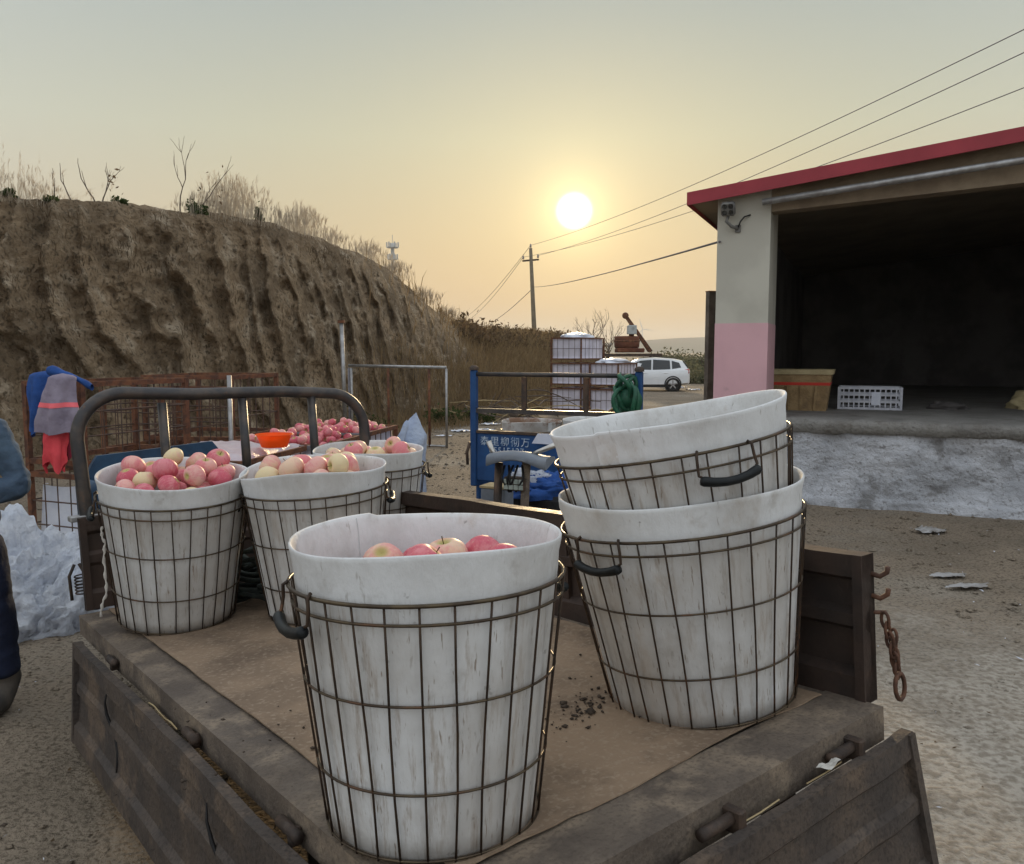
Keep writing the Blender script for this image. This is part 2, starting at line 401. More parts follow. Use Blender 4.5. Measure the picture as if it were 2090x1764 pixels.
for j in range(NB):
    d = .35 * (1.24 ** j) - .2
    P = CR + np.array([-.86, .51, 0]) * d * np.interp(ss, [0, cum[12], cum[-1]], [1, .8, .25])[:, None]; e = BANK[:, NT - 1, :]
    BANK[:, NT + j, 0] = P[:, 0]; BANK[:, NT + j, 1] = P[:, 1]
    BANK[:, NT + j, 2] = e[:, 2] - .02 * d + .06 * fbm(P[:, 0] * 1.2, P[:, 1] * 1.2, 0, 3, 81) - .03 - np.clip(d - 12, 0, 99) * .12
nv = NT + NB
idx = np.arange(NS * nv).reshape(NS, nv)
F = np.stack([idx[:-1, :-1], idx[1:, :-1], idx[1:, 1:], idx[:-1, 1:]], -1).reshape(-1, 4)
bank = link('earth_bank', npmesh('earth_bank', BANK.reshape(-1, 3), F, M['bank'])); struct(bank)
def crest_at(px):
    """point of the bank's crest seen at that column"""
    best = None
    for i in range(0, NS, 2):
        p = Vector(BANK[i, NT - 2]); d = p - CAM; x = PCX + FPX * d.dot(RGT) / d.dot(FWD)
        if best is None or abs(x - px) < best[0]: best = (abs(x - px), p, i)
    return best[1], best[2]

# ---- far hills
M['hill'] = pm('far hillside', (.10, .105, .075), (.14, .12, .09), .004, rough=1, coords='World', spec=0)
def hill(name, ctr, L, Wd, h, seed, label=None):
    n, m = 90, 14; P = []
    for i in range(n):
        u = i / (n - 1) * 2 - 1; row = []
        for j in range(m):
            v = j / (m - 1) * 2 - 1
            e = max(0, 1 - abs(u) ** 2.2) * max(0, 1 - v * v) ** .8
            z = h * e * (.86 + .22 * float(fbm(u * 3.1 + seed, v * 2, 0, 4, seed))) - 2
            row.append((ctr[0] + u * L, ctr[1] + v * Wd, z))
        P.append(row)
    return struct(MB().grid(P).build(name, M['hill'], smooth=True))
hill('hill', (1150, 3000), 1300, 420, 74, 4)
hill('hill', (-900, 4200), 1500, 500, 40, 9)
hill('hill', (2600, 2600), 900, 500, 80, 5)

# ---- packing shed with raised floor on the right
A0 = G(1640, 1030); B0 = G(2090, 1060)
fu = (B0 - A0); fu.z = 0; fu.normalize(); fv = Vector((-fu.y, fu.x, 0))
SH = Matrix.Translation(A0) @ Matrix((fu, fv, Vector((0, 0, 1)))).transposed().to_4x4()
SHI = SH.inverted()
def fp(x, y, Y=0.0): return SHI @ onplane(x, y, A0 + fv * Y, fv)        # pixel -> shed frame on the plane Y
PT = (fp(1600, 856).z + fp(2000, 865).z) / 2                                # floor level
PY = .14
s0 = fp(1459, 700, PY).x; s1 = fp(1566, 700, PY).x; SE = 9.5; SD = 11.0
M['cream'] = pm('cream wall paint', (.56, .54, .46), (.49, .47, .40), 1.6, rough=.9, stain=(.33, .31, .27), stain_scale=2.2, stain_lo=.66, stain_hi=.8, bump=.25, bump_scale=90, bump_dist=.004)
M['pink'] = pm('pink dado paint', (.72, .44, .47), (.66, .40, .43), 1.6, rough=.88, stain=(.36, .24, .24), stain_scale=3.1, stain_lo=.64, stain_hi=.78, bump=.25, bump_scale=90, bump_dist=.004)
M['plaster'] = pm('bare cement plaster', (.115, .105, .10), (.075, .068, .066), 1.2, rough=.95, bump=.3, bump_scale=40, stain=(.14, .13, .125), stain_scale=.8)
M['brown_beam'] = pm('unpainted lintel', (.28, .22, .15), (.21, .16, .11), 2.5, rough=.9, bump=.3, bump_scale=60)
M['redtrim'] = pm('red roof trim', (.38, .05, .065), (.31, .042, .054), 1.4, rough=.55, stain=(.22, .07, .06), stain_scale=2.0, stain_lo=.62, stain_hi=.75)
M['roofsheet'] = pm('dull roof sheet', (.24, .19, .125), (.18, .14, .095), 1.4, rough=.7)
M['slab'] = pm('worn concrete floor', (.27, .26, .24), (.20, .19, .175), 2.0, rough=.95, stain=(.15, .13, .11), stain_scale=3, bump=.8, bump_scale=34, bump_dist=.03, fine=((.16, .15, .135), 40, .54, .66, .6))
M['rubble'] = pm('lime washed rubble', (.55, .56, .59), (.40, .41, .435), 1.6, detail=8, lo=.4, hi=.62, rough=.97, stain=(.20, .195, .19), stain_scale=2.6, stain_lo=.53, stain_hi=.66, bump=.9, bump_scale=16, bump_dist=.05, fine=((.19, .18, .17), 30, .58, .68, .6))
shed = thing('packing_shed', 'open-fronted cream and pink shed with red roof edge on a whitewashed rubble plinth', 'shed', M=SH)
zp = fp(1510, 660, PY).z
tl = fp(1404, 393, -.05); tr = fp(2090, 258, -.05); rs = (tr.z - tl.z) / (tr.x - tl.x)       # roof slope
thk = tl.z - fp(1404, 419, -.05).z
def roofz(x): return tl.z + (x - tl.x) * rs
RIDGE = 7.0
def rz2(x): return roofz(min(x, RIDGE)) - max(0, x - RIDGE) * rs
# pillar: upper cream, lower pink
ztop = lambda x: rz2(x) - .088
m = MB().prism([(s0, PY, zp), (s1, PY, zp), (s1, PY, ztop(s1)), (s0, PY, ztop(s0))], (0, .80, 0)); m.build('pillar_upper', M['cream'], shed)
m = MB().box((s0 - .004, PY - .004, PT - .02), (s1 + .004, PY + .804, zp)); m.build('pillar_base', M['pink'], shed)
l1 = fp(1575, 432, PY); l2 = fp(2090, 345, PY); ls = (l2.z - l1.z) / (l2.x - l1.x)
def lz(x): return l1.z + (x - l1.x) * ls
m = MB().prism([(s1 + .003, PY + .01, lz(s1)), (SE, PY + .01, lz(SE) - max(0, SE - RIDGE) * ls * 2), (SE, PY + .01, ztop(SE)), (RIDGE, PY + .01, ztop(RIDGE)), (s1 + .003, PY + .01, ztop(s1))], (0, .24, 0)); m.build('lintel', M['brown_beam'], shed)
# shutter track pipe
p1 = fp(1556, 413, .02); p2 = fp(2090, 327, .02); p3 = p1 + (p2 - p1) * 1.6
MB().tube([p1, p2, p3], .035, 12).build('shutter_rail', M['galv'], shed, smooth=True)
# walls
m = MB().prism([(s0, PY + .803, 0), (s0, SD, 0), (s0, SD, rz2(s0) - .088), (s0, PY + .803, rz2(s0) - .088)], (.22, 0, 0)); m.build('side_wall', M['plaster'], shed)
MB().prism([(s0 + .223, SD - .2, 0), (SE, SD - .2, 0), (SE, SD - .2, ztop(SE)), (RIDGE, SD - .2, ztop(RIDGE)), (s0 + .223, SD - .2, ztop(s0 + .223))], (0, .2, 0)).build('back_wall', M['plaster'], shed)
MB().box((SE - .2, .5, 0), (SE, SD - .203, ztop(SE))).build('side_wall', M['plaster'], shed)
MB().box((SE - .5, PY, PT), (SE, .498, ztop(SE) - .02)).build('pillar_upper', M['cream'], shed)
# roof with red fascia
RX0 = tl.x
m = MB()
m.prism([(RX0, -.02, rz2(RX0) - .02), (RIDGE, -.02, rz2(RIDGE) - .02), (SE + .6, -.02, rz2(SE + .6) - .02), (SE + .6, -.02, rz2(SE + .6) - .09), (RIDGE, -.02, rz2(RIDGE) - .09), (RX0, -.02, rz2(RX0) - .09)], (0, SD + .8, 0))
roof = m.build('roof', M['roofsheet'], shed)
m = MB(); m.prism([(RX0 - .01, -.05, rz2(RX0)), (RIDGE, -.05, rz2(RIDGE)), (SE + .6, -.05, rz2(SE + .6)), (SE + .6, -.05, rz2(SE + .6) - thk), (RIDGE, -.05, rz2(RIDGE) - thk), (RX0 - .01, -.05, rz2(RX0) - thk)], (0, .028, 0))
m.build('fascia', M['redtrim'], roof)
m = MB(); m.prism([(RX0 - .012, -.02, rz2(RX0) - thk), (RX0 - .012, SD + .4, rz2(RX0) - thk), (RX0 - .012, SD + .4, rz2(RX0)), (RX0 - .012, -.02, rz2(RX0))], (.01, 0, 0))
m.build('fascia', M['redtrim'], roof)
# raised floor: slab lip and rough plinth face
sx0 = s0 - .05
P = []
nx, nz = 260, 60
Zs = np.linspace(-.05, PT - .12, nz); Xs = np.linspace(sx0, SE, nx)
GX, GZ = np.meshgrid(Xs, Zs, indexing='ij')
GY = .06 * fbm(GX * 1.7, GZ * 2.4, 0, 5, 101) + .03 * fbm(GX * 6, GZ * 7, 0, 4, 111) - .02 * (GZ < .1)
GY = GY - .05 * np.clip(1 - GZ / .25, 0, 1)
rub = MB().grid([[(GX[i, j], GY[i, j] + .03, GZ[i, j]) for j in range(nz)] for i in range(nx)]).build('rubble_plinth', M['rubble'], shed, smooth=True)
lip = []
LX = np.linspace(sx0, SE, 420)
prof = [(.06, -.15), (-.015, -.14), (-.03, -.05), (-.015, -.008), (.03, .0), (.5, .0), (SD - .21, .0)]
for x in LX:
    w = .035 * float(fbm(x * 4, 0, 0, 4, 121)); row = []
    for k, (yy, zz) in enumerate(prof):
        row.append((x, yy + (w if k < 5 else 0), PT + zz + (.02 * float(fbm(x * 7 + k, k * 3.3, 0, 4, 131)) if k < 5 else 0)))
    lip.append(row)
MB().grid(lip).build('floor_slab', M['slab'], shed, smooth=True)
MB().box((sx0, .1, 0), (sx0 + .1, SD, PT - .01)).build('plinth_end', M['rubble'], shed)

# floodlight on the pillar
M['lampgrey'] = pm('grey cast metal', (.20, .195, .18), (.13, .125, .12), 8, rough=.6, metal=.3)
M['lens'] = pm('lamp lens', (.05, .05, .045), rough=.15, spec=.5)
fl = fp(1490, 436, PY)
flood = thing('floodlight', 'small twin-lens floodlight bracketed high on the cream pillar', 'floodlight', M=SH @ Matrix.Translation(fl))
hd_M = Matrix.Translation((0, -.13, .03)) @ Matrix.Rotation(R(20), 4, 'X')
m = MB().box((-.075, -.04, -.075), (.075, .03, .075), hd_M, bev=.02); hb = m.build('lamp_head', M['lampgrey'], flood, auto=40)
for dx in (-.033, .033):
    for dz in (-.033, .033):
        MB().lathe([(.0, -.048), (.022, -.048), (.026, -.038)], 14, hd_M @ Matrix.Translation((dx, 0, dz)) @ Matrix.Rotation(R(90), 4, 'X') @ Matrix.Translation((0, 0, .088))).build('lens', M['lens'], hb)
m = MB().tube([(0, -.10, -.03), (-.02, -.11, -.10), (.03, -.07, -.15), (.09, -.03, -.17)], .018, 8); m.build('bracket', M['lampgrey'], flood, smooth=True)
MB().tube([(.09, -.03, -.17), (.12, -.05, -.10), (.16, -.04, -.05), (.22, -.01, -.03)], .008, 6).build('cable', M['rubber'], flood, smooth=True)
MB().box((.06, -.02, -.21), (.12, .0, -.13), bev=.005).build('wall_plate', M['lampgrey'], flood)

# steel channel post beside the shed corner
M['greypost'] = pm('grey brown steel', (.17, .145, .12), (.11, .09, .075), 5, rough=.7, metal=.2, stain=(.22, .17, .12), stain_scale=4)
gp = D(1449, 700, 10.6); 
post = thing('channel_post', 'rusty steel channel post standing just outside the pink corner of the shed', 'post', (gp.x, gp.y, 0), rz=R(20))
ph = D(1449, 597, 10.6).z
m = MB().prism([(-.05, -.04, 0), (.05, -.04, 0), (.05, .04, 0), (.038, .04, 0), (.038, -.028, 0), (-.038, -.028, 0), (-.038, .04, 0), (-.05, .04, 0)], (0, 0, ph)); m.build('channel', M['greypost'], post)
MB().box((-.055, -.045, ph), (.055, .045, ph + .012)).build('cap', M['rust'], post)
# ================================================================== THE CARGO TRICYCLE WE LOOK ACROSS
d1 = ray(-301, 848).normalized()                 # towards the headboard
d2 = ray(3129, 661); d2 = (d2 - d1 * d2.dot(d1)).normalized()   # across, to the right
dn = d2.cross(d1).normalized()
P0 = D(888, 1655, 1.80)                          # bed surface under the nearest basket
ZB = .63
TM = Matrix.Translation(P0 - dn * ZB) @ Matrix((d2, d1, dn)).transposed().to_4x4()
TMI = TM.inverted()
def TL(x, y, h=0.0):                              # pixel -> truck frame, on the plane h above the bed
    q = TMI @ onplane(x, y, P0 + dn * h, dn); return q
M['bedsheet'] = pm('dusty tan bed sheet', (.30, .215, .145), (.215, .155, .108), 2.6, detail=8, rough=.93, spec=.12, stain=(.150, .108, .077), stain_scale=3.3, stain_lo=.49, stain_hi=.68,
                   bump=.45, bump_scale=24, bump_dist=.012, fine=((.37, .29, .21), 70, .50, .70, .5))
M['sill'] = pm('dusty worn steel sill', (.185, .148, .115), (.115, .092, .075), 4.5, detail=8, rough=.72, metal=.2, stain=(.30, .235, .17), stain_scale=5.5, stain_lo=.46, stain_hi=.64, fine=((.085, .068, .055), 95, .48, .68, .5), bump=.7, bump_scale=70, bump_dist=.006, rough_var=.15)
M['board'] = pm('grimy steel side board', (.072, .060, .053), (.105, .082, .066), 3.2, detail=8, rough=.66, metal=.3, stain=(.175, .128, .092), stain_scale=4.2, stain_lo=.50, stain_hi=.66, fine=((.034, .028, .025), 90, .46, .68, .55), bump=.7, bump_scale=55, bump_dist=.006, rough_var=.18)
M['boarddark'] = pm('oily dark side board', (.045, .036, .032), (.075, .052, .042), 3.0, detail=8, rough=.55, metal=.35, stain=(.11, .068, .048), stain_scale=4.5, stain_lo=.58, stain_hi=.7, bump=.35, bump_scale=55, bump_dist=.006, rough_var=.15)
truck = thing('cargo_tricycle', 'worn dark cargo tricycle with its tan bed open and side boards let down, carrying baskets', 'tricycle', M=TM)
XL, XR, YR, YF = -.215, 1.165, -.385, 2.50
zb = lambda h: ZB + h
# floor: sill frame round a dusty sheet
m = MB().box((XL + .005, YR + .005, zb(-.045)), (XR - .005, YF, zb(-.012))); m.build('floor_pan', M['sill'], truck)
def strip(pts_in, pts_out, z0, z1):
    m = MB(); n = len(pts_in); P = []
    for i in range(n):
        a = pts_in[i]; b = pts_out[i]
        P.append([(a[0], a[1], z0), (a[0], a[1], z1), (b[0], b[1], z1), (b[0], b[1], z0)])
    return m.grid(P)
ys = np.linspace(YR, YF, 60)
wob = lambda t, s, a=.004: a * float(fbm(t * 2.5, s, 0, 4, 140))
strip([(-.085 + wob(y, 1), y) for y in ys], [(XL + wob(y, 2, .003), y) for y in ys], zb(-.085), zb(-.002)).build('side_sill', M['sill'], truck)
strip([(XR - .06, y) for y in ys], [(XR + wob(y, 3, .003), y) for y in ys], zb(-.085), zb(-.003)).build('side_sill', M['sill'], truck)
xs = np.linspace(XL + .002, XR - .002, 40)
strip([(x, -.225 + wob(x, 4)) for x in xs], [(x, YR - .003 + wob(x, 5, .005)) for x in xs], zb(-.09), zb(.001)).build('rear_sill', M['sill'], truck)
# tan sheet laid on the pan, edges slightly curled
SX0, SX1, SY0, SY1 = -.098, XR - .05, -.235, YF - .02
nx, ny = 70, 130
gx = np.linspace(0, 1, nx); gy = np.linspace(0, 1, ny)
GX, GY = np.meshgrid(gx, gy, indexing='ij')
ex = SX0 + (SX1 - SX0) * GX + .006 * fbm(GY * 9, GX * 0, 0, 3, 151) * (1 - GX); ey = SY0 + (SY1 - SY0) * GY + .012 * fbm(GX * 6, GY * 0, 0, 3, 152) * (1 - GY)
ez = .006 + .004 * fbm(ex * 3, ey * 3, 0, 4, 153) + .006 * np.exp(-((ex - SX0) / .03) ** 2) * (.5 + fbm(ey * 3, ey * 0, 0, 3, 154)) + .007 * np.exp(-((ey - SY0) / .03) ** 2) * (.5 + fbm(ex * 4, ex * 0, 0, 3, 155))
ez = np.clip(ez, .0035, .03)
m = MB().grid([[(ex[i, j], ey[i, j], ZB + ez[i, j]) for j in range(ny)] for i in range(nx)])
per = [(i, 0) for i in range(nx)] + [(nx - 1, j) for j in range(1, ny)] + [(i, ny - 1) for i in range(nx - 2, -1, -1)] + [(0, j) for j in range(ny - 2, 0, -1)]
rim = [[(ex[i, j], ey[i, j], ZB + ez[i, j]), (ex[i, j], ey[i, j], ZB + ez[i, j] - .004)] for i, j in per]
m.grid(rim, closed_u=True)
m.build('bed_sheet', M['bedsheet'], truck, smooth=False)
# pressed boards: profile (outward, down) swept along a length
BP = [(0, 0), (.030, 0), (.030, -.060), (.012, -.078), (.012, -.150), (.024, -.166), (.024, -.200), (.012, -.216), (.012, -.318), (.030, -.336), (.030, -.405), (0, -.405)]
def board(name, a, b, out, down, mat, dents=True, scale=1.0, nseg=40, seed=1, thick=1.0):
    """a,b ends of the hinge/top line; out: towards the ribbed face"""
    a = Vector(a); b = Vector(b); out = Vector(out).normalized(); down = Vector(down).normalized(); P = []
    for i in range(nseg + 1):
        t = i / nseg; c = a.lerp(b, t); row = []
        for k, (o, d) in enumerate(BP + [BP[0]]):
            w = .006 * float(fbm(t * 7 + seed, d * 5, 0, 4, 160 + seed)) if dents else 0
            row.append(c + out * ((o * thick + w) * scale) - down * (d * scale) + down * (.004 * float(fbm(t * 11, d * 3, 1.0, 3, 170 + seed))))
        P.append(row)
    m = MB().grid(P)
    n = len(BP) + 1
    m.f.append(tuple(range(n - 1))); m.m.append(0); m.f.append(tuple((nseg) * n + k for k in range(n - 1))[::-1]); m.m.append(0)
    ob = m.build(name, mat, truck)
    for c in (a, b):      # end flange and stiffener
        e = (b - a).normalized() * (.028 if c is a else -.028)
        mm = MB().prism([c - out * .003 - down * -.002, c + out * (.030 * thick + .004) * scale, c + out * (.030 * thick + .004) * scale + down * .408 * scale, c - out * .003 + down * .408 * scale], e)
        mm.build('end_flange', mat, ob)
    return ob
# left board, let down
hx = XL - .035
yl = TL(159, 1314, -.07).y
lb = board('side_board', (hx, YR + .02, zb(-.06)), (hx, max(2.2, min(yl, 2.4)), zb(-.06)), (-1, 0, 0), (-.09, 0, -1), M['board'], seed=2)
# tailgate, let down
hy = YR - .045
tg = board('tailgate', (XL + .02, hy, zb(-.055)), (XR + .02, hy, zb(-.055)), (0, -1, 0), (0, -.16, -1), M['board'], seed=3)
# right board, raised
rb = board('side_board', (1.215, -.345, zb(.40)), (1.215, YF + .02, zb(.40)), (-1, 0, 0), (0, 0, -1), M['boarddark'], seed=4, thick=1.9)
for yy in (.1, .85, 1.6):
    MB().box((1.170, yy, zb(.005)), (1.19, yy + .05, zb(.385))).build('stiffener', M['boarddark'], rb)
# front board under the headboard
fb = board('front_board', (XL + .03, YF + .02, zb(.42)), (1.20, YF + .02, zb(.42)), (0, -1, 0), (0, 0, -1), M['boarddark'], seed=5)
# hinges
def hinge(p, ax, parent):
    p = Vector(p); ax = Vector(ax)
    MB().tube([p - ax * .05, p + ax * .05], .014, 10).build('hinge_barrel', M['darkiron'], parent, smooth=True)
for (px, py) in ((224, 1342), (371, 1497), (560, 1690)):
    q = TL(px, py, -.03); hinge((XL - .018, q.y, zb(-.045)), (0, 1, 0), lb)
    MB().box((XL - .03, q.y - .03, zb(-.075)), (XL + .0, q.y - .01, zb(-.035)), bev=.004).build('hinge_lug', M['darkiron'], lb)
for (px, py) in ((1447, 1673), (1687, 1520)):
    q = TL(px, py, -.03); hinge((q.x, YR - .024, zb(-.04)), (1, 0, 0), tg)
    MB().box((q.x + .05, YR - .05, zb(-.075)), (q.x + .075, YR + .0, zb(-.02)), bev=.004).build('hinge_lug', M['darkiron'], tg)
# torn strips and loose wires hanging over the boards
M['blackwire'] = pm('black wire', (.012, .011, .011), rough=.6)
for k, (y0, dz) in enumerate(((1.72, .30), (.62, .36))):
    pts = [(hx - .036 - .006 * math.sin(i * 1.1), y0 + .030 * math.sin(i * .9 + k) - .012 * i, zb(-.12) - dz * i / 8) for i in range(9)]
    MB().tube(pts, [.002, .004, .006, .005, .006, .007, .006, .004, .002], 6).build('loose_wire', M['blackwire'], lb, smooth=True)
MB().tube([(.45 + .01 * math.sin(i), hy - .05 - .006 * i, zb(-.14) - .03 * i) for i in range(8)], .004, 6).build('loose_wire', M['blackwire'], tg, smooth=True)
# straws and a paper scrap caught in the hinge gap
M['straw'] = pm('dry straw', (.46, .36, .20), (.38, .28, .15), 20, rough=.9)
M['paper'] = pm('torn paper', (.55, .53, .48), (.45, .42, .38), 12, rough=.9)
rs_ = random.Random(4)
for k in range(2):
    x = .50 + .26 * k; MB().tube([(x, YR - .03, zb(-.06)), (x + .07, YR - .036, zb(-.056)), (x + .15, YR - .03, zb(-.058))], .002, 5).build('straw', M['straw'], tg)
sc_ = MB().grid([[(.80 + .014 * i, YR - .03 - .012 * j, zb(-.035) + .006 * math.sin(i * 1.3 + j)) for j in range(3)] for i in range(6)])
sc_.build('paper_scrap', M['paper'], tg)
MB().tube([(XL - .02, 1.05 + .06 * i, zb(-.065) + .004 * math.sin(i * 2)) for i in range(6)], .0025, 5).build('straw', M['straw'], lb)
# hooks and a chain on the free end of the right board
M['chain'] = pm('rusty chain', (.10, .055, .04), (.16, .08, .05), 30, rough=.7, metal=.3)
he = Vector((1.205, -.338, 0))
for h in (.345, .285):
    MB().tube([he + Vector((0, 0, zb(h))), he + Vector((.01, -.025, zb(h - .008))), he + Vector((.016, -.042, zb(h + .004))), he + Vector((.014, -.046, zb(h + .02)))], .007, 8).build('hook', M['chain'], rb, smooth=True)
MB().tube([he + Vector((0, .01, zb(.235))), he + Vector((.03, -.03, zb(.235)))], .006, 8).build('hook', M['chain'], rb, smooth=True)
def link_mesh(c, ax, side, L, w, r, n=14):
    pts = []
    for i in range(n):
        a = 2 * math.pi * i / n; pts.append(c + ax * (L / 2 * math.cos(a)) + side * (w / 2 * math.sin(a)))
    return MB().tube(pts, r, 6, closed=True)
cz = zb(.215); cx_, cy_ = 1.228, -.368
for k in range(7):
    sd_ = Vector((1, 0, 0)) if k % 2 else Vector((.2, 1, 0)).normalized()
    last = k == 6
    link_mesh(Vector((cx_ + .004 * k, cy_ - .004 * k, cz - .028 * k - (.016 if last else 0))), Vector((.12, 0, -1)).normalized(), Vector((1, 0, 0)) if last else sd_, .075 if last else .046, .05 if last else .024, .0065 if last else .0045).build('chain_link', M['chain'], rb, smooth=True)
for k in range(4):
    sd_ = Vector((1, 0, 0)) if k % 2 else Vector((.2, 1, 0)).normalized()
    link_mesh(Vector((cx_ + .022 + .003 * k, cy_ - .01, cz - .05 - .027 * k)), Vector((-.1, 0, -1)).normalized(), sd_, .044, .023, .0042).build('chain_link', M['chain'], rb, smooth=True)
# headboard hoop
HX0, HX1, HY = -.150, 1.262, YF + .06
Hz = .955; rbend = .20
def hoop_pts(n=10):
    p = [(HX0 + .03, HY, zb(.0)), (HX0 + .012, HY, zb(.4)), (HX0, HY, zb(Hz - rbend))]
    for i in range(1, n + 1):
        a = math.pi / 2 * i / n; p.append((HX0 + rbend - rbend * math.cos(a), HY, zb(Hz - rbend + rbend * math.sin(a))))
    Hr = Hz - .055
    p += [((HX0 + HX1) / 2 - .2, HY, zb(Hz * .6 + Hr * .4)), ((HX0 + HX1) / 2 + .25, HY, zb(Hz * .4 + Hr * .6))]
    for i in range(0, n + 1):
        a = math.pi / 2 * i / n; p.append((HX1 - rbend + rbend * math.sin(a), HY, zb(Hr - rbend + rbend * math.cos(a))))
    p += [(HX1, HY, zb(.4)), (HX1, HY, zb(0))]
    return p
hoop = MB().tube(hoop_pts(), .029, 14).build('headboard_hoop', M['rail'], truck, smooth=True)
for px in (335, 499, 640):
    lo = (px - 168) / (757 - 168); x = HX0 + (HX1 - HX0) * (lo ** 1.0) * 1.0
    q = TL(px, 830, .93)
    # column crossing the hoop plane at that pixel
    o = TMI @ CAM; r_ = TMI.to_3x3() @ ray(px, 880); s_ = (HY - o.y) / r_.y; x = o.x + r_.x * s_
    MB().tube([(x, HY, zb(.40)), (x, HY, zb(.90))], .022, 12).build('upright', M['rail'], hoop, smooth=True)
MB().tube([(HX0 + .01, HY, zb(.42)), (HX1, HY, zb(.40))], .022, 10).build('lower_rail', M['rail'], hoop, smooth=True)
# clamp lugs on the corner post
MB().box((HX0 - .06, HY - .03, zb(.40)), (HX0 + .07, HY + .035, zb(.425)), bev=.004).build('lug', M['galv'], hoop)
# driver's end: blue shell, handlebar, fork, wheels, frame
M['shell'] = pm('dark blue shell', (.014, .055, .115), (.008, .028, .06), 4, rough=.5, stain=(.09, .05, .03), stain_scale=3.5, stain_lo=.62, stain_hi=.72)
def TPy(px, py, Y):
    o = TMI @ CAM; r_ = TMI.to_3x3() @ ray(px, py); s_ = (Y - o.y) / r_.y; return o + r_ * s_
YC = HY + .36
a = TPy(182, 936, YC); b = TPy(468, 899, YC)
P = []
for i in range(25):
    t = i / 24; c = a.lerp(b, t); drop = .10 * max(0, abs(t - .5) * 2 - .86) / .14; row = []
    for k in range(9):
        s_ = k / 8; bulge = .10 * math.sin(math.pi * min(1, s_ * 1.0) * .5)
        row.append((c.x, c.y - bulge + .10, c.z - drop * (1 - s_) - s_ * .62))
    P.append(row)
mm = MB().grid(P); mm.grid([[(q[0], q[1] + .045, q[2]) for q in row] for row in P]); mm.grid([[P[i][0], (P[i][0][0], P[i][0][1] + .045, P[i][0][2])] for i in range(25)])
mm.build('seat_shell', M['shell'], truck, auto=40)
s0_ = TPy(150, 1010, HY + .12); 
mm = MB().box((a.x - .06, HY + .05, a.z - .62), (a.x + .02, HY + .45, a.z - .10), bev=.03); mm.build('leg_shield', M['shell'], truck, auto=40)
h0 = TPy(432, 955, HY + .16); h1 = TPy(500, 952, HY + .16); h2 = TPy(517, 962, HY + .16); h3 = TPy(519, 990, HY + .16)
MB().tube([h0 + Vector((-.25, .1, .02)), h0, h1, h2, h3], .013, 8).build('grab_bar', M['blackwire'], truck, smooth=True)
fk = TPy(158, 1165, HY + .10)
shock = MB().tube([fk + Vector((.015 * math.cos(i * .8), .015 * math.sin(i * .8), -.0019 * i - .02)) for i in range(48)], .0035, 6).build('spring', M['darkiron'], truck, smooth=True)
for dx in (-.035, .03): MB().tube([fk + Vector((dx * .3, 0, .03)), fk + Vector((dx, 0, -.02)), fk + Vector((dx * .9, 0, -.13))], .007, 8).build('fork_leg', M['darkiron'], truck, smooth=True)
# chassis
for x in (.15, .80): MB().beam((x, YR + .05, zb(-.14)), (x, YF + 1.0, zb(-.14)), .07, .10).build('chassis_rail', M['darkiron'], truck)
for y in (YR + .3, 1.0, 2.2): MB().beam((XL + .02, y, zb(-.067)), (XR - .02, y, zb(-.067)), .06, .04).build('cross_member', M['darkiron'], truck)
def wheel(x, y, rad_, w_, parent):
    c = TM @ Vector((x, y, ZB)); zl = ZB + (rad_ - c.z) / dn.z
    prof = [(rad_ * .62, -w_ * .42), (rad_ * .80, -w_ * .5), (rad_ * .95, -w_ * .42), (rad_, -w_ * .2), (rad_, w_ * .2), (rad_ * .95, w_ * .42), (rad_ * .80, w_ * .5), (rad_ * .62, w_ * .42), (rad_ * .62, -w_ * .42)]
    Mx = Matrix.Translation((x, y, zl)) @ Matrix.Rotation(R(90), 4, 'Y')
    wh = MB().lathe(prof, 40, Mx).build('wheel', M['rubber'], parent, smooth=True)
    MB().lathe([(rad_ * .62, -w_ * .35), (rad_ * .5, -w_ * .1), (.05, -w_ * .05), (.05, w_ * .05), (rad_ * .5, w_ * .1), (rad_ * .62, w_ * .35)], 30, Mx).build('rim', M['darkiron'], wh, smooth=True)
    MB().tube([(x - .3 if x > .5 else x + .3, y, zl), (x, y, zl)], .03, 10).build('axle', M['darkiron'], wh)
wheel(.02, .35, .27, .15, truck); wheel(.95, .35, .27, .15, truck); wheel(.48, YF + .95, .24, .12, truck)

